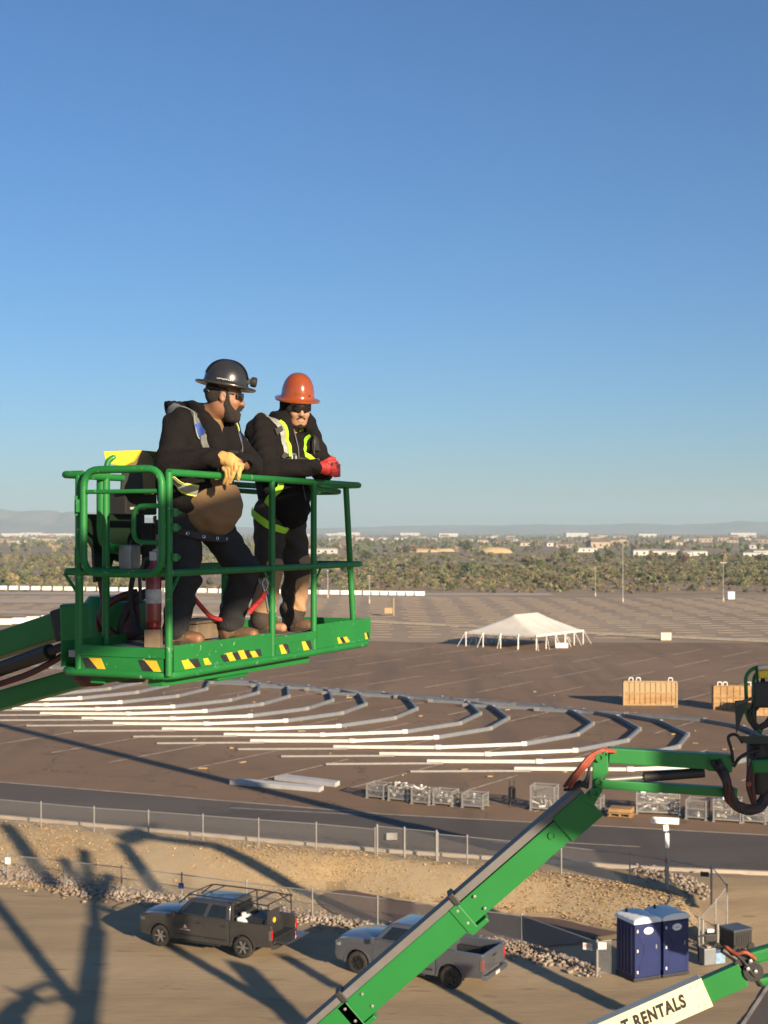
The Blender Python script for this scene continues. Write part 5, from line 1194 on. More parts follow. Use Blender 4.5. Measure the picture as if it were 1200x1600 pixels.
# basket B at the right edge: platform, rails, console
part2('platform_floor', M['green_dark'], lambda m: m.loft([[W(1150, 1150, q), W(1330, 1150, q), W(1330, 1162, q), W(1165, 1162, q)] for q in (-.2, 1.2)]))
part2('toe_board', M['green_dark'], lambda m: m.loft([[W(1148, 1095, q), W(1170, 1093, q), W(1150, 1148, q)] for q in (-.22, -.2)]))
part2('toe_plate', M['cable_grey'], lambda m: m.loft([[W(1148, 1098, q), W(1176, 1088, q), W(1178, 1093, q), W(1150, 1103, q)] for q in (-.25, .3)]))
part2('guard_rail', GC, lambda m: m.tube(fillet([W(1190, 1145, -.1), W(1167, 1125, -.1), W(1165, 1055, -.1), W(1178, 1043, -.1), W(1300, 1035, -.1)], .12), .022, 9), smooth=60)
part2('guard_rail', GC, lambda m: m.tube(fillet([W(1182, 1140, .6), W(1176, 1120, .6), W(1178, 1050, .6), W(1300, 1045, .6)], .1), .02, 9), smooth=60)
part2('guard_post', GC, lambda m: m.tube([W(1182, 1045, 0), W(1184, 1075, 0)], .018, 8))
con = part2('control_console', M['black'], lambda m: m.loft([[W(1177, 1066, q), W(1260, 1060, q), W(1260, 1106, q), W(1176, 1106, q)] for q in (-.15, .4)]), bevel=.03)
part2('console_guard', M['yellow'], lambda m: m.loft([[W(1184, 1048, q), W(1260, 1040, q), W(1260, 1062, q), W(1186, 1060, q)] for q in (-.1, .4)]), bevel=.02)
part2('console_lid', M['steel'], lambda m: m.loft([[W(1184, 1040, q), W(1260, 1034, q), W(1260, 1042, q), W(1184, 1047, q)] for q in (-.18, .45)]), bevel=.01)
for k in range(7):
    j = lambda s=5: rg.uniform(-s, s)
    hose2([W(1180 + j(), 1105 + j(), -.1), W(1175 + j(), 1120 + j(), -.15), W(1185 + j(), 1135 + j(), -.1), W(1200 + j(), 1128 + j(), -.1), W(1210, 1110 + j(), 0)], .018, M['rubber'])
part2('joystick', M['rubber'], lambda m: m.lathe([(.03, 0), (.02, .08), (.035, .12), (.0, .14)], W(1192, 1066, 0), 8))

# ------------------------------------------------------------------ the cream boom, bottom right
D3 = 22.0
def X(px, py, d=0.0): return at(px, py, D3 + d)
lift3 = empty('boom_lift', X(900, 1640)); tag(lift3, 'cream boom lettered in black with green tip at the bottom right', 'boom lift', 'green boom lifts')
def part3(name, m, fn, **k):
    mb = MB(); fn(mb); return mb.build(name, m, parent=k.pop('parent', lift3), **k)
c0, c1 = X(780, 1685.5), X(1100.5, 1544)
u3 = (c1 - c0).normalized(); n3 = Vector((-u3.z, 0, u3.x))
if n3.z < 0: n3 = -n3
L3 = (c1 - c0).length; 
def C(t, n, d=0.0): return c0 + u3 * t + n3 * n + Vector((0, d, 0))
def seg3(t0, t1, n0, n1, d0, d1, tilt=0.0): return lambda m: m.loft([[C(t - tilt * 0, n0, d0), C(t, n1, d0), C(t, n1, d1), C(t, n0, d1)] for t in (t0, t1)])
part3('main_boom', M['cream'], seg3(-1.5, L3, -.235, .235, -.2, .02), bevel=.012)
part3('boom_fin', M['cream'], lambda m: m.loft([[C(t, n, d) for t, n in ((L3 - 2.2, -.23), (L3 - .62, -.23), (L3 - .66, -.3), (L3 - .75, -.33), (L3 - 1.4, -.4), (L3 - 2.2, -.5))] for d in (-.12, .1)]), bevel=.01)
part3('inner_boom', GC, seg3(L3 - .2, L3 + .62, -.19, .19, -.16, .0), bevel=.012)
part3('inner_boom_tip', GC, lambda m: m.loft([[C(L3 + t, n, d) for t, n in ((.5, .19), (.86, .12), (.84, -.02), (.66, -.06), (.62, -.19), (.5, -.19))] for d in (-.15, .0)]), bevel=.015)
part3('boom_link', M['black'], lambda m: (m.beam(X(1150, 1493), X(1185, 1525), .3, .2), m.lathe([(.16, -.2), (.16, .2)], X(1172, 1512), 14, axis='Y', cap=True), m.tube([X(1128, 1484, -.1), X(1160, 1505, -.1)], .05, 8)), bevel=.01)
part3('upper_link', GC, lambda m: m.beam(X(1170, 1496), X(1290, 1462), .22, .21), bevel=.05)
part3('lower_link', GC, lambda m: m.beam(X(1180, 1534), X(1300, 1508), .2, .14), bevel=.05)
for dx, dy in ((0, 0), (12, 4), (4, -12)): part3('bolt', M['steel'], lambda m: m.lathe([(.03, 0), (.03, -.04), (.0, -.045)], X(1168 + dx, 1513 + dy, -.2), 8, axis='Y'))
for t_, n_ in ((L3 - .1, .17), (L3 - .2, .17), (L3 - .1, -.15), (L3 - .2, -.15)): part3('rivet', M['steel'], lambda m: m.lathe([(.012, 0), (.012, -.008), (.0, -.009)], C(t_, n_, -.2), 8, axis='Y'))
hose('hose', [X(1135, 1480, -.1), X(1150, 1490, -.2), X(1165, 1488, -.25), X(1180, 1498, -.2)], .03, M['hose_orange'], lift3)
hose('hose', [X(1120, 1478, 0), X(1142, 1486, -.1), X(1160, 1500, -.15), X(1175, 1520, -.2), X(1190, 1540, -.1)], .03, M['rubber'], lift3)
ang3 = math.atan2(u3.z, u3.x)
rot = Matrix((u3, n3, Vector((0, -1, 0)))).transposed()
tl = text_obj('lettering', 'T RENTALS', .27, M['ink'], lift3, C((X(1018, 1581) - c0).dot(u3), .02, -.2035) - ORG[lift3.name], rot, bold=.013, shear=.16, xs=.7, extrude=.001, spacing=1.14)
# ------------------------------------------------------------------ figures: smooth solids meshed from distance fields
class SDF:
    def __init__(s, lo, hi, h):
        s.lo = np.array(lo, float); s.h = h; s.n = np.ceil((np.array(hi) - s.lo) / h).astype(int) + 1
        s.ax = [s.lo[i] + np.arange(s.n[i]) * h for i in range(3)]
        s.D = np.full(tuple(s.n), 1.0, np.float32)
    def sub(s, lo, hi):
        sl = []
        for i in range(3):
            a = int(np.clip(math.floor((lo[i] - s.lo[i]) / s.h), 0, s.n[i])); b = int(np.clip(math.ceil((hi[i] - s.lo[i]) / s.h) + 1, 0, s.n[i]))
            if b - a < 1: return None, None
            sl.append(slice(a, b))
        P = np.stack(np.meshgrid(*[s.ax[i][sl[i]] for i in range(3)], indexing='ij'), -1).astype(np.float32)
        return tuple(sl), P
    def comb(s, sl, d, k, op):
        a = s.D[sl]
        if op == 'u':
            h = np.clip(.5 + .5 * (d - a) / k, 0, 1); s.D[sl] = d * (1 - h) + a * h - k * h * (1 - h)
        else:
            d = -d; h = np.clip(.5 - .5 * (d - a) / k, 0, 1); s.D[sl] = d * (1 - h) + a * h + k * h * (1 - h)
    def cone(s, a, b, ra, rb, k=.02, op='u'):
        a = np.array(a, np.float32); b = np.array(b, np.float32); m = max(ra, rb) + .05 + k
        sl, P = s.sub(np.minimum(a, b) - m, np.maximum(a, b) + m)
        if sl is None: return s
        ba = b - a; pa = P - a; t = np.clip(pa @ ba / max(ba @ ba, 1e-9), 0, 1)
        d = np.linalg.norm(pa - t[..., None] * ba, axis=-1) - (ra + (rb - ra) * t); s.comb(sl, d, k, op); return s
    def chain(s, pts, rs, k=.02, op='u'):
        for (a, b, ra, rb) in zip(pts, pts[1:], rs, rs[1:]): s.cone(a, b, ra, rb, k, op)
        return s
    def ell(s, c, r, k=.02, R_=None, op='u'):
        c = np.array(c, np.float32); r = np.array(r, np.float32); m = float(r.max()) + .05 + k
        sl, P = s.sub(c - m, c + m)
        if sl is None: return s
        q = P - c
        if R_ is not None: q = q @ np.array(R_, np.float32)
        k0 = np.linalg.norm(q / r, axis=-1); k1 = np.linalg.norm(q / (r * r), axis=-1) + 1e-6
        d = k0 * (k0 - 1) / k1; s.comb(sl, d, k, op); return s
    def wrinkle(s, amp, f=55.0, seed=0, dirn=(0.2, 0.1, 1.0), zlo=-9, zhi=9):
        P = np.stack(np.meshgrid(*s.ax, indexing='ij'), -1).astype(np.float32)
        d = np.array(dirn, np.float32); d /= np.linalg.norm(d)
        x, y, z = P[..., 0], P[..., 1], P[..., 2]
        w = (P @ d) * f + 1.8 * np.sin(x * 17 + seed) + 1.6 * np.sin(y * 19 + seed * 2.1) + 1.2 * np.sin(z * 13 + seed * .7)
        m = .5 + .5 * np.sin(x * 11 + seed * 3) * np.sin(y * 9 + 1.3 * seed) * 1.0 + .3 * np.sin(z * 14 + seed)
        s.D += (amp * np.sin(w) * np.clip(m, 0, 1)).astype(np.float32) * ((z > zlo) & (z < zhi)); return s
    def mesh(s, name, mats, parent=None, loc=None, smooth_it=1):
        D = s.D; ins = D < 0
        nx, ny, nz = D.shape
        c = [ins[i:nx - 1 + i, j:ny - 1 + j, k:nz - 1 + k] for i in (0, 1) for j in (0, 1) for k in (0, 1)]
        any_ = np.logical_or.reduce(c); all_ = np.logical_and.reduce(c); act = any_ & ~all_
        ci = np.argwhere(act); idx = np.full(act.shape, -1, np.int32); idx[act] = np.arange(len(ci))
        corners = [(i, j, k) for i in (0, 1) for j in (0, 1) for k in (0, 1)]
        vals = np.stack([D[ci[:, 0] + a, ci[:, 1] + b, ci[:, 2] + e] for a, b, e in corners], 1)
        acc = np.zeros((len(ci), 3)); cnt = np.zeros(len(ci))
        for p in range(8):
            for q in range(p + 1, 8):
                A = np.array(corners[p]); Bq = np.array(corners[q])
                if np.abs(A - Bq).sum() != 1: continue
                va, vb = vals[:, p], vals[:, q]; x = (va < 0) != (vb < 0)
                t = np.where(x, va / np.where(x, va - vb, 1), 0)
                acc += np.where(x[:, None], A + t[:, None] * (Bq - A), 0); cnt += x
        V = (ci + acc / cnt[:, None]) * s.h + s.lo
        faces = []
        for axis in range(3):
            o1, o2 = [(1, 2), (2, 0), (0, 1)][axis]
            a = [slice(None)] * 3; b = [slice(None)] * 3
            a[axis] = slice(0, -1); b[axis] = slice(1, None)
            A = ins[tuple(a)]; Bq = ins[tuple(b)]
            e = np.argwhere(A != Bq); e = e[(e[:, o1] > 0) & (e[:, o2] > 0) & (e[:, o1] < D.shape[o1] - 1) & (e[:, o2] < D.shape[o2] - 1)]
            if not len(e): continue
            fl = A[tuple(e.T)]
            def g(d1, d2):
                q = e.copy(); q[:, o1] += d1; q[:, o2] += d2; return idx[tuple(q.T)]
            f = np.stack([g(-1, -1), g(0, -1), g(0, 0), g(-1, 0)], 1); f[~fl] = f[~fl][:, ::-1]; faces.append(f)
        Fc = np.concatenate(faces)
        me = bpy.data.meshes.new(name); me.vertices.add(len(V)); me.loops.add(Fc.size); me.polygons.add(len(Fc))
        me.vertices.foreach_set('co', V.astype(np.float32).ravel()); me.loops.foreach_set('vertex_index', Fc.astype(np.int32).ravel())
        me.polygons.foreach_set('loop_start', np.arange(0, Fc.size, 4, dtype=np.int32)); me.update(calc_edges=True); me.validate()
        for m in (mats if isinstance(mats, (list, tuple)) else [mats]): me.materials.append(m)
        me.shade_smooth()
        ob = bpy.data.objects.new(name, me); COL.objects.link(ob)
        if parent is not None: ob.parent = parent
        if loc is not None: ob.location = loc
        s.V = V; s.F = Fc; ORG[ob.name] = Vector((0, 0, 0)); return ob
def bvh_of(s): return BVHTree.FromPolygons([tuple(v) for v in s.V], [tuple(int(i) for i in f) for f in s.F])
def ribbon(name, bv, pts, w, m, parent, off=.006, thick=.004, n=24, proj=True):
    P = [Vector(p) for p in pts]; fine = []
    for i in range(len(P) - 1):
        p0 = P[max(0, i - 1)]; p1 = P[i]; p2 = P[i + 1]; p3 = P[min(len(P) - 1, i + 2)]
        for k in range(n):
            t = k / n; fine.append(.5 * ((2 * p1) + (p2 - p0) * t + (2 * p0 - 5 * p1 + 4 * p2 - p3) * t * t + (3 * p1 - p0 - 3 * p2 + p3) * t ** 3))
    fine.append(P[-1]); fine = fine[::4] if len(fine) > 60 else fine[::2]
    ctr = []; nr = []
    for p in fine:
        l, nn, i, d = bv.find_nearest(p); ctr.append(l); nr.append(nn)
    for _ in range(3):
        nr = [(nr[max(0, i - 1)] + nr[i] + nr[min(len(nr) - 1, i + 1)]).normalized() for i in range(len(nr))]
        ctr = [ctr[i] if i in (0, len(ctr) - 1) else (ctr[i - 1] + ctr[i] * 2 + ctr[i + 1]) / 4 for i in range(len(ctr))]
    rings = []
    for i in range(len(ctr)):
        t = (ctr[min(i + 1, len(ctr) - 1)] - ctr[max(0, i - 1)]).normalized(); sd = t.cross(nr[i]).normalized(); row = []
        for q in (-1, -.5, 0, .5, 1):
            e = ctr[i] + sd * w * .5 * q; l, nn, _i, d = bv.find_nearest(e)
            e = l + nr[i] * off if proj and (l - e).length < .03 else e + nr[i] * off
            row.append(e)
        rings.append(row + [p - nr[i] * thick for p in reversed(row)])
    mb = MB(); mb.loft(rings); return mb.build(name, m, parent=parent, smooth=50)

skin = lambda n, c: mat(n, c, tuple(x * .86 for x in c), 30, .5, spec=.35, bump=.08, bscale=160)
M['skin1'] = skin('skin_a', (.26, .128, .072)); M['skin2'] = skin('skin_b', (.38, .205, .125))
M['hair'] = mat('hair', (.016, .012, .01), (.03, .022, .016), 60, .7, bump=.8, bscale=190)
M['cloth_black'] = mat('cloth_black', (.0072, .0058, .006), (.005, .0042, .0044), 9, .92, bump=.5, bscale=60, spec=.25)
M['cloth_dark'] = mat('cloth_dark', (.008, .0064, .0064), (.0055, .0045, .0047), 9, .92, bump=.5, bscale=60, spec=.25)
M['shirt_tan'] = mat('shirt_tan', (.2, .125, .062), (.175, .108, .053), 6, .9, bump=.25, bscale=70)
M['jeans'] = mat('jeans_black', (.014, .0145, .017), (.024, .024, .026), 7, .9, bump=.4, bscale=80)
M['pants_brown'] = mat('pants_brown', (.05, .037, .028), (.036, .027, .021), 6, .9, bump=.4, bscale=70)
M['pants_panel'] = mat('pants_tan', (.4, .24, .13), (.33, .2, .1), 6, .9, bump=.3, bscale=70)
M['boot'] = mat('boot_leather', (.13, .078, .043), (.085, .05, .028), 14, .65, bump=.3, bscale=50)
M['sole'] = mat('boot_sole', (.03, .025, .02), (.05, .04, .03), 14, .9)
M['glove_tan'] = mat('glove_tan', (.58, .35, .115), (.46, .27, .085), 16, .7, bump=.4, bscale=60)
M['glove_red'] = mat('glove_red', (.52, .035, .03), (.38, .02, .02), 20, .6, bump=.3, bscale=70, wear=(.03, .02, .02), wscale=22, wamt=.56)
M['hat_black'] = mat('hat_black', (.016, .016, .017), (.028, .028, .03), 5, .28, coat=.5)
M['hat_orange'] = mat('hat_orange', (.27, .062, .012), (.23, .048, .01), 7, .18, coat=.8)
M['lens'] = mat('lens', (.006, .005, .006), (.008, .006, .008), 4, .04, spec=.8)
M['hiviz'] = mat('hiviz', (.38, .78, .03), (.34, .7, .03), 8, .6)
M['hiviz_y'] = mat('hiviz_yellow', (.62, .72, .12), (.58, .66, .12), 8, .6)
M['reflect'] = mat('reflective', (.36, .37, .33), (.28, .3, .26), 18, .35, metal=.2)
M['web_blue'] = mat('web_blue', (.02, .075, .33), (.02, .06, .26), 9, .7)
M['web_black'] = mat('web_black', (.014, .014, .014), (.02, .02, .02), 12, .7)
M['web_grey'] = mat('web_grey', (.1, .12, .13), (.07, .085, .095), 12, .7)

def head_prims(s, C, Rm, k=.02):
    c = lambda x, y, z: tuple(C + Rm @ Vector((x, y, z)))
    Rn = np.array(Rm)
    s.ell(c(-.015, 0, .045), (.1, .078, .095), .02, Rn); s.ell(c(.032, 0, -.02), (.066, .064, .095), .03, Rn)
    s.ell(c(.052, 0, -.088), (.042, .048, .034), .03, Rn); s.ell(c(.0, 0, -.05), (.07, .066, .06), .03, Rn)
    s.cone(c(.09, 0, .022), c(.112, 0, -.026), .009, .014, .012); s.ell(c(.1, .014, -.03), (.012, .009, .009), .008, Rn); s.ell(c(.1, -.014, -.03), (.012, .009, .009), .008, Rn)
    s.ell(c(.082, 0, .036), (.016, .05, .012), .012, Rn)
    for q in (1, -1):
        s.ell(c(.066, q * .04, -.026), (.028, .024, .024), .02, Rn)
        s.ell(c(.096, q * .032, .012), (.012, .016, .01), .012, Rn, 's')
        s.ell(c(.084, q * .031, .011), (.013, .013, .012), .004, Rn)
        s.ell(c(-.004, q * .08, -.002), (.022, .009, .034), .008, Rn); s.ell(c(.002, q * .088, .0), (.01, .006, .018), .006, Rn, 's')
    s.ell(c(.094, 0, -.056), (.014, .026, .008), .006, Rn); s.ell(c(.092, 0, -.07), (.014, .023, .009), .006, Rn)
    s.ell(c(.108, 0, -.063), (.008, .022, .0018), .003, Rn, 's')
    return c
def beard(C, Rm, parent, region, grow, cut=None, h=.0045):
    lo = C - Vector((.17, .17, .22)); hi = C + Vector((.18, .17, .1)); a = SDF(lo, hi, h); head_prims(a, C, Rm); a.D -= grow
    b = SDF(lo, hi, h); region(b)
    a.D = np.maximum(a.D, b.D)
    if cut: cut(a)
    a.wrinkle(.0022, 190, 3, (.3, 1, .6)); return a.mesh('beard', M['hair'], parent)
def hard_hat(name, C, Rm, m, parent, rx=.135, ry=.112, hh=.15, brim=.05, bx=1.0, ridge=True):
    """full brim hat: dome with crown ridges and an upturned brim; C is the centre of the brim plane"""
    n = 48; rings = []
    def ring(kx, z, drop=0.0):
        out = []
        for i in range(n):
            a = 2 * math.pi * i / n; ca, sa = math.cos(a), math.sin(a)
            x, y = rx * kx[0] * ca, ry * kx[1] * sa
            zz = z - drop * (abs(sa) ** 2 * .8 - .2) + (.006 if drop and False else 0)
            out.append(C + Rm @ Vector((x, y, zz)))
        return out
    bw = brim / ry; bwx = brim / rx * 1.1
    rings.append(ring((.96, .96), -.002)); rings.append(ring((1 + bwx * .92, 1 + bw * .92), -.012, .006)); rings.append(ring((1 + bwx, 1 + bw), -.006, .006)); rings.append(ring((1 + bwx * .97, 1 + bw * .97), .0, .006)); rings.append(ring((1.08, 1.08), .004)); rings.append(ring((1.0, 1.0), .016))
    for k in range(1, 11):
        q = k / 10 * math.pi / 2; f = math.cos(q) ** .82; rings.append(ring((f * 1.0, f * 1.0), .016 + (hh - .016) * math.sin(q) ** 1.05))
    vs = [p for r in rings for p in r]
    mb = MB(); mb.loft(rings, cap=False); o = mb.build(name, m, parent=parent, smooth=50)
    if ridge:
        for off, w, e in ((0, .02, .004), (.032, .012, .003), (-.032, .012, .003)):
            rr = []
            for k in range(17):
                q = lerp(.28, math.pi - .28, k / 16); x = rx * abs(math.cos(q)) ** .82 * (1 if math.cos(q) > 0 else -1); z = .016 + (hh - .016) * math.sin(q) ** 1.05
                sc = math.sqrt(max(0, 1 - (off / (ry * 1.15)) ** 2)); z = .016 + (z - .016) * sc + e; x *= 1.01
                rr.append([C + Rm @ Vector((x, off + w * s_, z - (0 if abs(s_) < .9 else e * 1.6))) for s_ in (-1, -.6, .6, 1)])
            mb = MB(); mb.loft(rr, cap=False, closed=False); mb.build('crown_ridge', m, parent=o, smooth=50)
    return o
def shades(C, Rm, parent, w=.074, z0=.0, r=.094):
    rings = []
    for k in range(25):
        a = lerp(-1.02, 1.02, k / 24); y = w * math.sin(a) / math.sin(1.02); x = r * math.cos(a * .82) + .018
        lo = -.022 - .006 * math.cos(3 * a) + (.02 * math.exp(-(a / .12) ** 2)); hi = .024 - .006 * abs(a)
        rings.append([C + Rm @ Vector((x, y, z0 + lo)), C + Rm @ Vector((x + .003, y, z0 + (lo + hi) / 2)), C + Rm @ Vector((x, y, z0 + hi)), C + Rm @ Vector((x - .004, y, z0 + hi)), C + Rm @ Vector((x - .004, y, z0 + lo))])
    mb = MB(); mb.loft(rings); o = mb.build('sunglasses', M['lens'], parent=parent, smooth=50)
    for q in (1, -1):
        mb = MB(); mb.beam(C + Rm @ Vector((.066, q * w, z0 + .014)), C + Rm @ Vector((-.02, q * (w + .008), z0 + .012)), .006, .012); mb.build('temple_arm', M['black'], parent=o)
    return o
V3 = Vector
FH = math.atan2(-.39, .92)     # both stand square to the long rail

# ================= first worker: black hard hat, open black jacket, profile to the right
P1 = V3((-1.10, 8.42, H + ZF))
def worker1():
    hC = V3((.175, .0, 1.485)); hyaw = R(26); hR = (Matrix.Rotation(hyaw, 3, 'Z') @ Matrix.Rotation(R(6), 3, 'Y'))
    shR, shL = V3((-.025, -.19, 1.31)), V3((.06, .19, 1.32)); elR, elL = V3((-.0, -.335, 1.09)), V3((.2, .27, 1.10)); wrR, wrL = V3((.295, -.27, 1.115)), V3((.31, -.08, 1.095))
    hipR, hipL = V3((-.04, -.1, .80)), V3((-.02, .11, .80)); knR, knL = V3((.0, -.15, .42)), V3((.2, .2, .47)); anR, anL = V3((-.06, -.16, .13)), V3((.06, .29, .13))
    # body: one continuous figure
    s = SDF((-.3, -.45, -.02), (.5, .45, 1.66), .0075)
    s.chain([(-.05, 0, .82), (-.03, 0, 1.0), (-.01, 0, 1.22)], [.15, .15, .15], .05); s.ell((-.0, 0, 1.2), (.12, .19, .15), .05)
    s.cone(shR, shL, .07, .07, .05); s.chain([(.02, 0, 1.32), (.075, .01, 1.385), tuple(hC + hR @ V3((-.02, 0, -.06)))], [.08, .07, .062], .03)
    for a, b, c_ in ((shR, elR, wrR), (shL, elL, wrL)): s.chain([a, b, c_], [.056, .045, .032], .02); s.ell(c_ + (c_ - b).normalized() * .05, (.04, .03, .03), .02)
    for a, b, c_ in ((hipR, knR, anR), (hipL, knL, anL)): s.chain([a, b, c_], [.095, .06, .042], .03); s.cone(c_ - V3((.02, 0, .04)), c_ + V3((.15, 0, -.055)), .035, .028, .02)
    head_prims(s, hC, hR)
    body = s.mesh('person', M['skin1'], None, P1); body.rotation_euler = (0, 0, FH)
    tag(body, 'person in black hard hat and open black jacket leaning on the basket rail', 'person', 'workers in the basket')
    # trousers
    s = SDF((-.32, -.36, .03), (.42, .42, .95), .0085)
    s.ell((-.05, 0, .79), (.16, .19, .15), .03); s.chain([hipR, knR, anR + V3((.0, 0, .0))], [.118, .085, .076], .03); s.chain([hipL, knL, anL + V3((0, 0, .02))], [.118, .088, .078], .03)
    s.wrinkle(.011, 44, 2, (.4, .3, 1)); s.wrinkle(.004, 90, 4, (-.5, .2, 1)); s.mesh('trousers', M['jeans'], body)
    # belt of eyelets under the belly
    # shirt over the belly
    s = SDF((-.25, -.3, .6), (.36, .3, 1.45), .0085)
    s.ell((.085, -.005, .855), (.185, .2, .195), .05); s.ell((.0, 0, 1.13), (.172, .205, .25), .08); s.cone((.03, 0, 1.27), (.08, .01, 1.375), .125, .083, .05); s.cone((.075, .0, 1.36), tuple(hC + hR @ V3((-.02, 0, -.08))), .06, .07, .01, 's') if False else None
    s.wrinkle(.008, 30, 4, (.8, .3, .7)); s.wrinkle(.003, 70, 2, (.2, .3, 1)); s.mesh('shirt', M['shirt_tan'], body)
    # jacket
    s = SDF((-.34, -.46, .62), (.42, .46, 1.47), .0085)
    s.ell((-.01, 0, 1.13), (.188, .224, .262), .06); s.ell((-.05, 0, .88), (.185, .22, .17), .08); s.ell((.03, 0, .95), (.17, .225, .24), .06)
    s.cone(shR + V3((0, .04, .0)), shL + V3((0, -.04, .0)), .1, .1, .06)
    s.chain([shR, elR, wrR + V3((-.01, 0, 0))], [.088, .072, .052], .04); s.chain([shL, elL, wrL], [.088, .074, .053], .04)
    s.cone((.31, -.0, .66), (.3, -.01, .95), .25, .17, .02, op='s'); s.cone((.10, -.095, 1.36), (.165, -.085, 1.2), .055, .07, .03); s.cone((.12, .09, 1.36), (.165, .085, 1.2), .055, .07, .03); s.cone((.27, .02, 1.18), (.205, .03, 1.37), .02, .045, .015, op='s')
    # hood lying on the shoulders and collar round the neck
    for a in np.linspace(.62, 5.66, 16):
        s.ell((.06 + .095 * math.cos(a), .005 + .1 * math.sin(a), 1.40 - .03 * math.cos(a)), (.03, .034, .05), .025)
    s.ell((-.1, 0, 1.40), (.095, .14, .08), .03); s.ell((-.13, -.03, 1.45), (.055, .095, .045), .02); s.cone((-.06, -.1, 1.37), (.1, -.085, 1.32), .035, .022, .02); s.cone((-.06, .1, 1.37), (.1, .085, 1.32), .035, .022, .02)
    s.chain([tuple(hC + hR @ V3((-.03, 0, -.1))), (.06, .0, 1.44)], [.085, .095], .02, 's')
    s.wrinkle(.011, 38, 1, (.5, .4, 1)); s.wrinkle(.005, 78, 5, (-.6, .3, 1)); jk = s.mesh('jacket', M['cloth_black'], body); bv = bvh_of(s)
    bnd = [(.15, -.25, .9), (.06, -.28, .93), (-.04, -.3, .98), (-.2, -.2, 1.06), (-.28, 0, 1.09), (-.2, .2, 1.06)]
    rb = ribbon('reflective_band', bv, bnd, .075, M['hiviz_y'], jk, off=.006)
    ribbon('reflective_tape', bv, bnd, .048, M['reflect'], rb, off=.009)
    hs = ribbon('harness_strap', bv, [(-.2, -.09, 1.25), (-.1, -.12, 1.42), (.0, -.14, 1.41), (.1, -.16, 1.29), (.14, -.155, 1.2), (.145, -.15, 1.13)], .045, M['web_grey'], body, off=.009)
    ribbon('strap_stitching', bv, [(-.03, -.155, 1.40), (.06, -.175, 1.34), (.12, -.185, 1.25)], .006, M['reflect'], hs, off=.0135)
    ribbon('blue_pad', bv, [(.07, -.15, 1.325), (.12, -.165, 1.26)], .05, M['web_blue'], hs, off=.015, thick=.01)
    ribbon('hiviz_strap', bv, [(.13, -.16, 1.255), (.15, -.165, 1.18)], .034, M['reflect'], hs, off=.015)
    hs = ribbon('harness_strap', bv, [(-.2, .09, 1.25), (-.1, .12, 1.42), (.04, .13, 1.41), (.15, .12, 1.3), (.19, .12, 1.2), (.2, .11, 1.12)], .045, M['web_grey'], body, off=.009)
    ribbon('hiviz_strap', bv, [(.12, .12, 1.35), (.165, .12, 1.29)], .036, M['hiviz_y'], hs, off=.015)
    ribbon('blue_pad', bv, [(.16, .12, 1.28), (.185, .12, 1.22)], .045, M['web_blue'], hs, off=.015)
    ribbon('chest_strap', bv, [(.13, -.17, 1.17), (.2, -.08, 1.155), (.22, .02, 1.15), (.2, .12, 1.16)], .036, M['web_black'], body, off=.012, proj=False)
    mb = MB(); mb.box((.225, .0, 1.15), (.03, .07, .05)); mb.build('chest_buckle', M['black'], parent=body, bevel=.006)
    # tool belt with eyelets
    mbk = MB()
    pts_ = [V3((-.045 + .215 * math.cos(a), .232 * math.sin(a), .715 - .06 * math.cos(a))) for a in np.linspace(-2.9, 2.9, 30)]
    mbk.loft([[p + V3((0, 0, .02)), p * 1.0 + (V3((p.x + .05, p.y, 0)).normalized() * .008) + V3((0, 0, .02)), p + (V3((p.x + .05, p.y, 0)).normalized() * .008) - V3((0, 0, .02)), p - V3((0, 0, .02))] for p in pts_]); bl = mbk.build('tool_belt', M['web_black'], parent=body, smooth=40)
    for i in range(3, 28, 2):
        p = pts_[i]; d = V3((p.x + .05, p.y, 0)).normalized(); e = V3((-d.y, d.x, 0)); c_ = p + d * .01
        mb = MB(); mb.tube([c_ + (e * math.cos(a) + V3((0, 0, 1)) * math.sin(a)) * .0085 for a in np.linspace(0, 6.283, 10, endpoint=False)], .0025, 5, closed=True); mb.build('eyelet', M['chrome'], parent=bl)
    # boots
    for an, yaw in ((anR, .15), (anL, .1)):
        s = SDF((-.14, -.1, -.1), (.24, .1, .16), .006); s.chain([(-.02, 0, .1), (-.02, 0, -.02)], [.062, .056], .02); s.ell((.09, 0, -.055), (.11, .05, .045), .03); s.ell((.15, 0, -.058), (.06, .05, .036), .02); s.ell((-.03, 0, -.05), (.06, .045, .05), .03); s.wrinkle(.002, 90, 1, (1, 0, .3))
        b = s.mesh('boot', M['boot'], body, an); b.rotation_euler = (0, 0, yaw); b.scale = (.86, .88, 1)
        mb = MB(); mb.loft([[V3((.055 + .15 * math.cos(a) * (1 if math.cos(a) > 0 else .95), (.052 if math.cos(a) > -.2 else .044) * math.sin(a), z)) for a in np.linspace(0, 6.283, 24, endpoint=False)] for z in (-.09, -.068)]); so = mb.build('sole', M['sole'], parent=b)
    # gloves
    s = SDF((.22, -.4, .94), (.46, -.14, 1.2), .0042)
    s.cone(wrR + V3((-.04, -.0, 0)), wrR + V3((.02, 0, .0)), .046, .04, .01); s.ell((.355, -.275, 1.105), (.05, .03, .042), .015); s.ell((.375, -.275, 1.09), (.035, .03, .035), .01)
    for (kx, kz), L_ in (((.405, 1.095), .085), ((.388, 1.07), .095), ((.368, 1.052), .088), ((.348, 1.043), .07)):
        a = V3((kx - .02, -.277, kz + .012)); b = V3((kx, -.28, kz - .005)); c_ = b + V3((.004, -.005, -L_ * .45)); e = c_ + V3((-.022, .006, -L_ * .5)); s.chain([a, b, c_, e], [.0145, .0135, .012, .0105], .004)
    s.chain([(.325, -.25, 1.12), (.36, -.235, 1.125), (.39, -.23, 1.105)], [.016, .014, .012], .006)
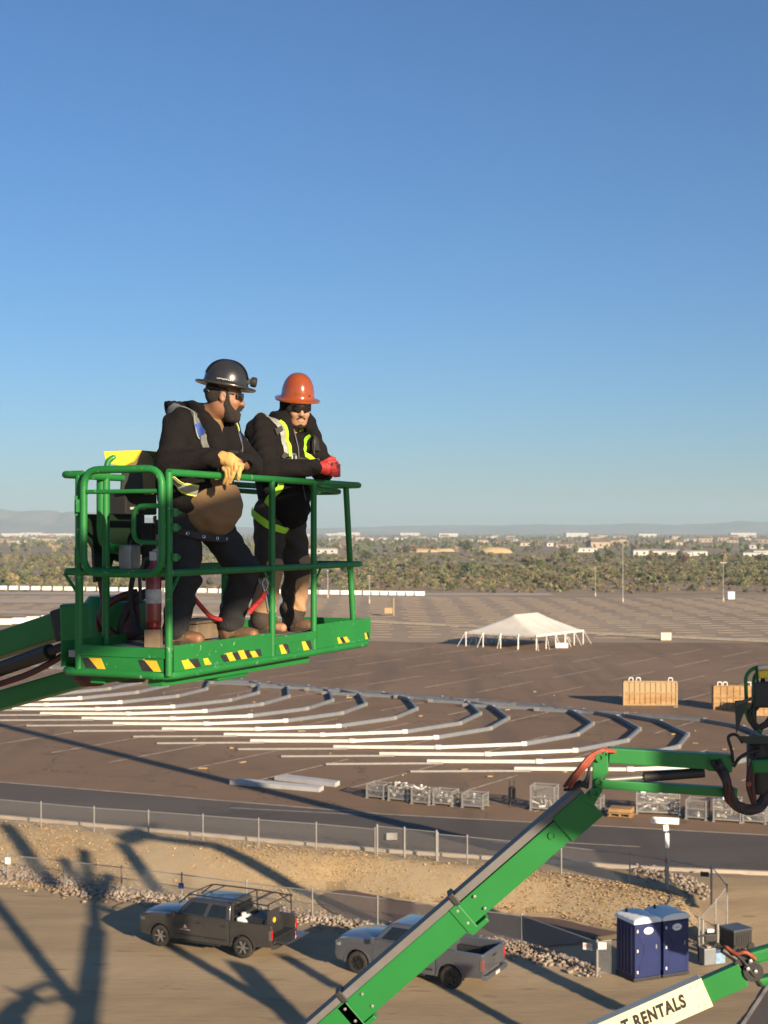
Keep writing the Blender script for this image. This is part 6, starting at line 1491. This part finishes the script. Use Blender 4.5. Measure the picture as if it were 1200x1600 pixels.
    s.wrinkle(.0016, 130, 2, (1, .3, .6)); s.mesh('glove', M['glove_tan'], body)
    s = SDF((.22, -.26, .96), (.44, .02, 1.16), .005); s.ell((.335, -.13, 1.07), (.035, .045, .035), .015); s.cone(wrL, (.325, -.12, 1.08), .042, .036, .01)
    for k in range(4): s.chain([(.345 + .004 * k, -.15 - .012 * (k % 2), 1.075 - .018 * k), (.372, -.165 - .006 * k, 1.06 - .016 * k), (.366, -.18, 1.03 - .012 * k)], [.013, .012, .01], .004)
    s.chain([(.32, -.12, 1.1), (.34, -.16, 1.11)], [.014, .012], .005); s.mesh('glove', M['glove_tan'], body)
    # head things
    hq = lambda x, y, z: hC + hR @ V3((x, y, z)); Rn = np.array(hR)
    def reg(b):
        for q in (1, -1):
            b.chain([hq(.02, q * .076, .035), hq(.022, q * .075, -.0), hq(.026, q * .07, -.045), hq(.05, q * .05, -.095), hq(.085, q * .01, -.12)], [.009, .011, .019, .035, .04], .01); b.chain([hq(.09, q * .04, -.08), hq(.1, q * .026, -.05), hq(.112, 0, -.045)], [.016, .011, .0095], .008)
        b.ell(hq(.07, 0, -.125), (.065, .06, .036), .01, Rn)
    def cut_(a):
        a.ell(hq(.062, 0, -.116), (.044, .046, .028), .02, Rn); a.ell(hq(.115, 0, -.064), (.018, .021, .0085), .006, Rn, 's')
    beard(hC, hR, body, reg, .009, cut_)
    s = SDF(hC - V3((.17, .16, .12)), hC + V3((.1, .16, .13)), .006); s.ell(hq(-.027, 0, .03), (.091, .0795, .1), .02, Rn); s.ell(hq(.05, 0, .02), (.075, .12, .13), .01, Rn, 's'); s.ell(hq(-.02, 0, -.1), (.2, .2, .05), .02, Rn, 's'); s.mesh('hair', M['hair'], body)
    shades(hC, hR, body, z0=.012)
    hb = hR @ Matrix.Rotation(R(4), 3, 'Y'); hat = hard_hat('hard_hat', hq(.0, 0, .075), hb, M['hat_black'], body, .132, .115, .148, .045)
    c_ = hq(.0, 0, .075); hp = lambda x, y, z: c_ + hb @ V3((x, y, z))
    mb = MB(); mb.lathe([(.026, 0), (.03, .012), (.03, .03), (.022, .036), (.0, .036)], (0, 0, 0), 14, axis='X'); mb.v = [hp(.142 + v.x, v.y, .045 + v.z) for v in mb.v]; hl = mb.build('headlamp', M['black'], parent=hat, smooth=40)
    mb = MB(); mb.beam(hp(.12, 0, .045), hp(.145, 0, .045), .04, .03); mb.build('lamp_bracket', M['black'], parent=hl)
    mb = MB(); mb.tube([hp(-.10 * 1.0, -.06, -.03), hp(-.04, -.088, -.035), hp(.02, -.088, -.03)], .008, 6); mb.build('chin_strap', M['web_black'], parent=hat)
    # little white script along the near side of the brim
    mb = MB()
    for k in range(9):
        a = lerp(-1.9, -1.25, k / 8); mb.box(hp(.139 * math.cos(a), .121 * math.sin(a), .02 + .001 * (k % 3)), (.007, .003, .006 + .002 * (k % 2)), hb @ Matrix.Rotation(a + 1.57, 3, 'Z'))
    mb.build('hat_script', M['paper'], parent=hat)
    mb = MB(); q0 = hq(-.1, 0, .04)
    mb.tube([hq(-.085, .06, .035), hq(-.112, 0, .03), hq(-.085, -.06, .035)], .016, 8); mb.build('ratchet_band', M['black'], parent=hat)
    return body
w1 = worker1()

# ================= second worker: orange hard hat, hood up, face to the camera
P2 = V3((-.675, 9.35, H + ZF))
def worker2():
    hC = V3((.115, -.0, 1.50)); hyaw = R(-46); hR = (Matrix.Rotation(hyaw, 3, 'Z') @ Matrix.Rotation(R(10), 3, 'Y'))
    shR, shL = V3((-.06, -.195, 1.355)), V3((.08, .19, 1.365)); elR, elL = V3((.06, -.3, 1.09)), V3((.19, .23, 1.12)); wrR, wrL = V3((.35, -.215, 1.105)), V3((.375, -.07, 1.10))
    hipR, hipL = V3((-.03, -.1, .82)), V3((-.0, .1, .82)); knR, knL = V3((-.03, -.13, .45)), V3((.06, .11, .46)); anR, anL = V3((-.07, -.14, .13)), V3((.02, .12, .13))
    s = SDF((-.3, -.42, -.02), (.5, .4, 1.68), .0075)
    s.chain([(-.03, 0, .84), (-.02, 0, 1.02), (.0, 0, 1.24)], [.13, .13, .14], .05); s.ell((0, 0, 1.24), (.11, .18, .15), .05); s.cone(shR, shL, .06, .06, .05)
    s.chain([(.01, 0, 1.35), (.05, 0, 1.41), tuple(hC + hR @ V3((-.02, 0, -.06)))], [.075, .064, .058], .03)
    for a, b, c_ in ((shR, elR, wrR), (shL, elL, wrL)): s.chain([a, b, c_], [.052, .042, .03], .02); s.ell(c_ + (c_ - b).normalized() * .04, (.035, .028, .028), .02)
    for a, b, c_ in ((hipR, knR, anR), (hipL, knL, anL)): s.chain([a, b, c_], [.085, .055, .04], .03); s.cone(c_ - V3((.02, 0, .04)), c_ + V3((.15, 0, -.055)), .035, .028, .02)
    head_prims(s, hC, hR); body = s.mesh('person', M['skin2'], None, P2); body.rotation_euler = (0, 0, FH)
    tag(body, 'person in orange hard hat and dark hooded jacket with lime harness, gloved hands clasped', 'person', 'workers in the basket')
    s = SDF((-.28, -.34, .03), (.3, .34, .98), .0085); s.ell((-.03, 0, .82), (.14, .17, .14), .03); s.chain([hipR, knR, anR], [.112, .088, .08], .03); s.chain([hipL, knL, anL], [.112, .088, .08], .03); s.wrinkle(.011, 44, 5, (.4, .3, 1)); tr = s.mesh('trousers', M['pants_brown'], body); bvt = bvh_of(s)
    s2 = SDF((-.25, -.3, .1), (.25, .3, .56), .0085); s2.chain([knR + V3((.015, 0, .03)), anR + V3((.01, 0, .07))], [.088, .083], .02); s2.chain([knL + V3((.012, -.0, .03)), anL + V3((.01, 0, .07))], [.086, .083], .02); s2.wrinkle(.011, 44, 5, (.4, .3, 1)); s2.mesh('trouser_patch', M['pants_panel'], tr)
    # jacket with the hood up
    s = SDF((-.34, -.44, .66), (.46, .42, 1.66), .0085)
    s.ell((-.01, 0, 1.18), (.165, .215, .24), .06); s.ell((.02, 0, .92), (.165, .205, .2), .08); s.ell((.075, -.02, .84), (.115, .16, .12), .06); s.cone(shR + V3((0, .04, 0)), shL - V3((0, .04, 0)), .095, .095, .06)
    s.chain([shR, elR, wrR], [.085, .072, .052], .04); s.chain([shL, elL, wrL], [.085, .072, .052], .04)
    s.cone((.0, 0, 1.36), (.06, -.0, 1.42), .125, .11, .05); hq = lambda x, y, z: hC + hR @ V3((x, y, z)); Rn = np.array(hR)
    s.ell(hq(-.035, 0, .01), (.115, .105, .135), .03, Rn); s.ell(hq(-.03, 0, -.09), (.115, .11, .09), .05, Rn); s.cone(hq(.0, .07, -.11), (.06, .12, 1.36), .05, .07, .04); s.cone(hq(.0, -.07, -.11), (.04, -.12, 1.36), .05, .07, .04)
    s.ell(hq(.09, 0, -.02), (.12, .072, .125), .015, Rn, 's'); s.ell(hq(-.02, 0, .0), (.1, .083, .11), .01, Rn, 's'); s.ell(hq(.04, 0, -.135), (.06, .06, .03), .02, Rn, 's')
    s.ell((.02, 0, .66), (.4, .4, .04), .01, op='s')
    s.wrinkle(.011, 36, 7, (.5, .5, 1)); s.wrinkle(.005, 75, 3, (-.6, .3, 1)); jk = s.mesh('hooded_jacket', M['cloth_dark'], body); bv = bvh_of(s)
    mb = MB(); zp = [bv.find_nearest(V3(p))[0] + V3((.004, -.003, 0)) for p in ((.15, -.07, 1.36), (.18, -.06, 1.25), (.19, -.05, 1.1), (.2, -.04, .9))]; mb.tube(zp, .004, 6); mb.build('zip', M['web_grey'], parent=jk)
    st = [(-.2, -.09, 1.25), (-.13, -.13, 1.42), (-.02, -.165, 1.44), (.07, -.16, 1.37), (.13, -.165, 1.28), (.16, -.17, 1.18)]
    h1 = ribbon('harness_strap', bv, st, .048, M['reflect'], body, off=.009)
    ribbon('lime_edge', bv, [(.05, -.125, 1.375), (.12, -.135, 1.28), (.155, -.14, 1.18)], .026, M['hiviz'], h1, off=.0145)
    ribbon('strap_keeper', bv, [(.05, -.17, 1.36), (.07, -.17, 1.335)], .056, M['web_black'], h1, off=.016)
    h2 = ribbon('harness_strap', bv, [(-.2, .09, 1.25), (-.1, .12, 1.44), (.06, .1, 1.42), (.15, .06, 1.34), (.19, .06, 1.24), (.2, .06, 1.15)], .05, M['hiviz'], body, off=.009)
    ribbon('strap_trim', bv, [(.185, .06, 1.18), (.195, .06, 1.13)], .03, M['hiviz_y'], h2, off=.015)
    cst = ribbon('chest_strap', bv, [(.13, -.2, 1.19), (.2, -.1, 1.17), (.225, 0, 1.165), (.21, .1, 1.18)], .04, M['web_black'], body, off=.012, proj=False)
    for p in ((.17, -.18, 1.165), (.235, .03, 1.14)):
        c_ = V3(p); mb = MB(); mb.tube(fillet([c_ + V3((.012, -.028, .03)), c_ + V3((.012, .028, .03)), c_ + V3((.014, .028, -.03)), c_ + V3((.014, -.028, -.03))], .012, closed=True), .005, 6, closed=True); mb.build('buckle', M['steel'], parent=cst)
    ribbon('lime_strap', bv, [(.15, -.19, 1.13), (.14, -.2, 1.09)], .035, M['hiviz'], cst, off=.014)
    ribbon('hip_strap', bv, [(.12, -.2, 1.02), (.05, -.23, .93), (-.02, -.23, .86)], .045, M['hiviz'], body, off=.01)
    ribbon('hip_strap', bv, [(.06, -.22, .915), (.015, -.23, .86)], .02, M['hiviz_y'], body, off=.0155)
    ribbon('leg_strap', bvt, [(-.16, -.14, .84), (-.08, -.22, .80), (.02, -.23, .74), (.1, -.17, .7), (.1, -.05, .7)], .045, M['hiviz'], body, off=.012)
    # radio on the chest
    c_ = V3((.165, .17, 1.3)); mb = MB(); mb.box(c_, (.05, .075, .15), Matrix.Rotation(-.2, 3, 'Y')); rd = mb.build('radio', M['black'], parent=body, bevel=.012)
    mb = MB(); mb.tube([c_ + V3((-.02, -.02, .07)), c_ + V3((-.035, -.02, .14))], .007, 6); mb.build('antenna', M['black'], parent=rd)
    mb = MB(); mb.tube(fillet([c_ + V3((0, -.04, .05)), c_ + V3((.03, -.07, -.0)), c_ + V3((.02, -.06, -.09))], .03), .006, 6); mb.build('cord', M['black'], parent=rd)
    for an, yaw in ((anR, .1), (anL, -.1)):
        s = SDF((-.14, -.1, -.1), (.24, .1, .16), .007); s.chain([(-.02, 0, .1), (-.02, 0, -.02)], [.06, .055], .02); s.ell((.09, 0, -.055), (.11, .05, .045), .03); s.ell((-.03, 0, -.05), (.06, .045, .05), .03)
        b = s.mesh('boot', M['boot'], body, an); b.rotation_euler = (0, 0, yaw); b.scale = (.86, .88, 1)
        mb = MB(); mb.loft([[V3((.055 + .15 * math.cos(a), .05 * math.sin(a), z)) for a in np.linspace(0, 6.283, 20, endpoint=False)] for z in (-.09, -.068)]); mb.build('sole', M['sole'], parent=b)
    # clasped gloves
    s = SDF((.28, -.33, .99), (.52, .02, 1.22), .0045); s.cone(wrR, (.385, -.2, 1.105), .042, .038, .01); s.ell((.415, -.19, 1.1), (.042, .032, .045), .015)
    for k in range(4):
        z = 1.135 - .021 * k; s.chain([(.43, -.195, z), (.462 - .004 * k, -.17, z + .004), (.46, -.13, z + .002), (.43, -.11, z)], [.0145, .0135, .0125, .011], .004)
    s.chain([(.4, -.19, 1.135), (.43, -.165, 1.158), (.45, -.14, 1.162)], [.015, .0135, .012], .006); s.wrinkle(.001, 120, 2); s.mesh('glove', M['glove_red'], body)
    s = SDF((.3, -.22, 1.0), (.5, .03, 1.2), .005); s.cone(wrL, (.4, -.1, 1.1), .042, .038, .01); s.ell((.415, -.11, 1.095), (.036, .03, .043), .015)
    for k in range(4):
        z = 1.13 - .021 * k; s.chain([(.435, -.1, z - .01), (.47, -.12, z - .01), (.475, -.16, z - .012), (.455, -.19, z - .012)], [.0135, .0125, .0115, .01], .004)
    s.chain([(.4, -.1, 1.13), (.42, -.125, 1.165), (.435, -.15, 1.172)], [.014, .0125, .011], .006); s.mesh('glove', M['glove_red'], body)
    # goatee
    def reg(b):
        for q in (1, -1):
            b.chain([hq(.03, q * .066, -.03), hq(.045, q * .055, -.085), hq(.08, q * .015, -.125)], [.012, .016, .022], .01); b.chain([hq(.1, q * .026, -.055), hq(.106, q * .016, -.048), hq(.112, 0, -.044)], [.003, .004, .004], .006)
        b.ell(hq(.095, 0, -.11), (.03, .028, .02), .01, Rn)
    beard(hC, hR, body, reg, .0036, lambda a: a.chain([hq(.1, .027, -.056), hq(.106, .015, -.048), hq(.1095, 0, -.0465), hq(.106, -.015, -.048), hq(.1, -.027, -.056)], [.003, .004, .004, .004, .003], .003))
    shades(hC, hR, body, z0=.012, w=.07)
    hb = hR @ Matrix.Rotation(R(4), 3, 'Y'); c_ = hq(-.005, 0, .07); hat = hard_hat('hard_hat', c_, hb, M['hat_orange'], body, .125, .108, .168, .04, ridge=False)
    mb = MB(); mb.lathe([(.005, 0), (.005, .004), (0, .004)], (0, 0, 0), 8, axis='X'); mb.v = [c_ + hb @ (V3((.118, .045, .035)) + v) for v in mb.v]; mb.build('rivet', M['ink'], parent=hat)
    return body
w2 = worker2()
# red shock lanyards clipped to the basket
def lanyard(pts, label, r=.014):
    P = [Vector(p) for p in pts]; t = empty('lanyard', P[0])
    ob = hose('web', P, [r] * 0 or r, mat('lanyard_red', (.55, .03, .03), (.3, .02, .02), 60, .7), t)
    mb = MB(); e = P[-1]; mb.tube(fillet([e, e + Vector((.02, 0, .05)), e + Vector((.0, 0, .09)), e + Vector((-.02, 0, .05))], .015, closed=True), .006, 6, closed=True); mb.build('snap_hook', M['steel'], parent=t)
    tag(t, label, 'lanyard', 'red lanyards')
lanyard([at(300, 930, 8.5), at(312, 945, 8.52), at(328, 962, 8.55), at(345, 968, 8.6), at(352, 962, 8.62)], 'red elastic lanyard hanging behind the first worker')
lanyard([at(389, 957, 8.55), at(397, 948, 8.55), at(408, 936, 8.55), at(414, 925, 8.55)], 'short red lanyard hooked to the middle basket post', .017)
# ------------------------------------------------------------------ unseen boom members, added out of view to cast the ground shadows
def occl(px, py, y=-4.0, z=None):
    """a point on the sun ray to a shaded spot"""
    if z is None: z = YZ if py > 1395 else (0.0 if py < 1310 else YZ * (py - 1310) / 85.0)
    p = G(px, py, z); k = 5.0
    while k < 150:      # the nearest place on that ray well outside the view
        q = p + to_sun * k
        if q.y < -3 or q.x > .37 * q.y + 2.0: break
        k += .5
    return q
def shadow_booms(name, label, members, m=None):  # bare members without a machine, shaped by the shadow each one casts
    A = members[0][0]; t = empty(name, (A.x, A.y, 0)); tag(t, label, 'boom lift', 'unseen shadow casting booms')
    for a, b, w in members:
        mb = MB(); mb.beam(a, b, w, w); mb.build('shadow_boom', M['green_clean'], parent=t, bevel=.02)
    return t
S = lambda *a, **k: occl(*a, **k)
shadow_booms('boom_lift', 'unseen tall boom added to cast the long shadow across the lot', [(S(1010, 1412), S(640, 1291), .95), (S(640, 1291), S(-60, 1118), .72)])
shadow_booms('boom_lift', 'unseen boom members added to cast the branching shadow at lower left', [(S(125, 1640), S(150, 1450), .42), (S(150, 1450), S(148, 1400), .3), (S(150, 1405), S(105, 1338), .34), (S(150, 1400), S(136, 1326), .36), (S(152, 1408), S(178, 1366), .34), (S(500, 1612), S(165, 1418), .36), (S(120, 1575), S(-20, 1395), .36)])
shadow_booms('boom_lift', 'unseen boom members added to cast the shadow bands over the embankment', [(S(480, 1612), S(375, 1505), .5), (S(620, 1452), S(470, 1388), .5), (S(470, 1388), S(330, 1322), .5), (S(330, 1322), S(205, 1305), .5), (S(248, 1392), S(190, 1316), .42), (S(225, 1300), S(195, 1312), .6), (S(85, 1385), S(5, 1286), .5)])
shadow_booms('boom_lift', 'unseen boom members added to cast the shadows around the blue grey pickup', [(S(980, 1580), S(790, 1490), .5), (S(820, 1612), S(640, 1512), .34), (S(530, 1545), S(440, 1492), .34), (S(940, 1475), S(745, 1425), 1.3)])
# unseen boom added to lay a shadow band across the workers' waists
def oc(p, y=-4.0): k = (p.y - y) / -to_sun.y; return p + to_sun * k
a = oc(at(125, 938, 7.85)); b = oc(at(530, 824, 9.5)); d = (b - a)
shadow_booms('boom_lift', 'unseen boom added to shade the basket and the workers', [(a - d * .8, b + d * .6, .6)])
c_ = oc(at(1120, 1190, 16.5)); e_ = oc(at(880, 1300, 16.5))  # unseen blocks added to darken the second lift's jib and basket
shadow_booms('boom_lift', 'unseen blocks added to shade the second lift and its basket', [(c_ + Vector((.1, 0, -1.2)), c_ + Vector((.1, 0, 1.3)), 1.1), (e_ + Vector((-.9, 0, .55)), e_ + Vector((1.6, 0, -.2)), .5)])
# ------------------------------------------------------------------ air
hz = MB(); hz.box((0, 4300, 85), (19000, 11000, 210))
M['haze'] = bpy.data.materials.new('haze'); M['haze'].use_nodes = True
nt = M['haze'].node_tree; nt.nodes.clear(); ho = nt.nodes.new('ShaderNodeOutputMaterial'); pv_ = nt.nodes.new('ShaderNodeVolumePrincipled')
pv_.inputs['Color'].default_value = (.52, .7, .82, 1); pv_.inputs['Density'].default_value = 0.00013; pv_.inputs['Anisotropy'].default_value = 0.0
nt.links.new(pv_.outputs[0], ho.inputs['Volume'])
o = hz.build('haze', M['haze'], origin=(0, 4300, -20)); tag(o, kind='stuff')
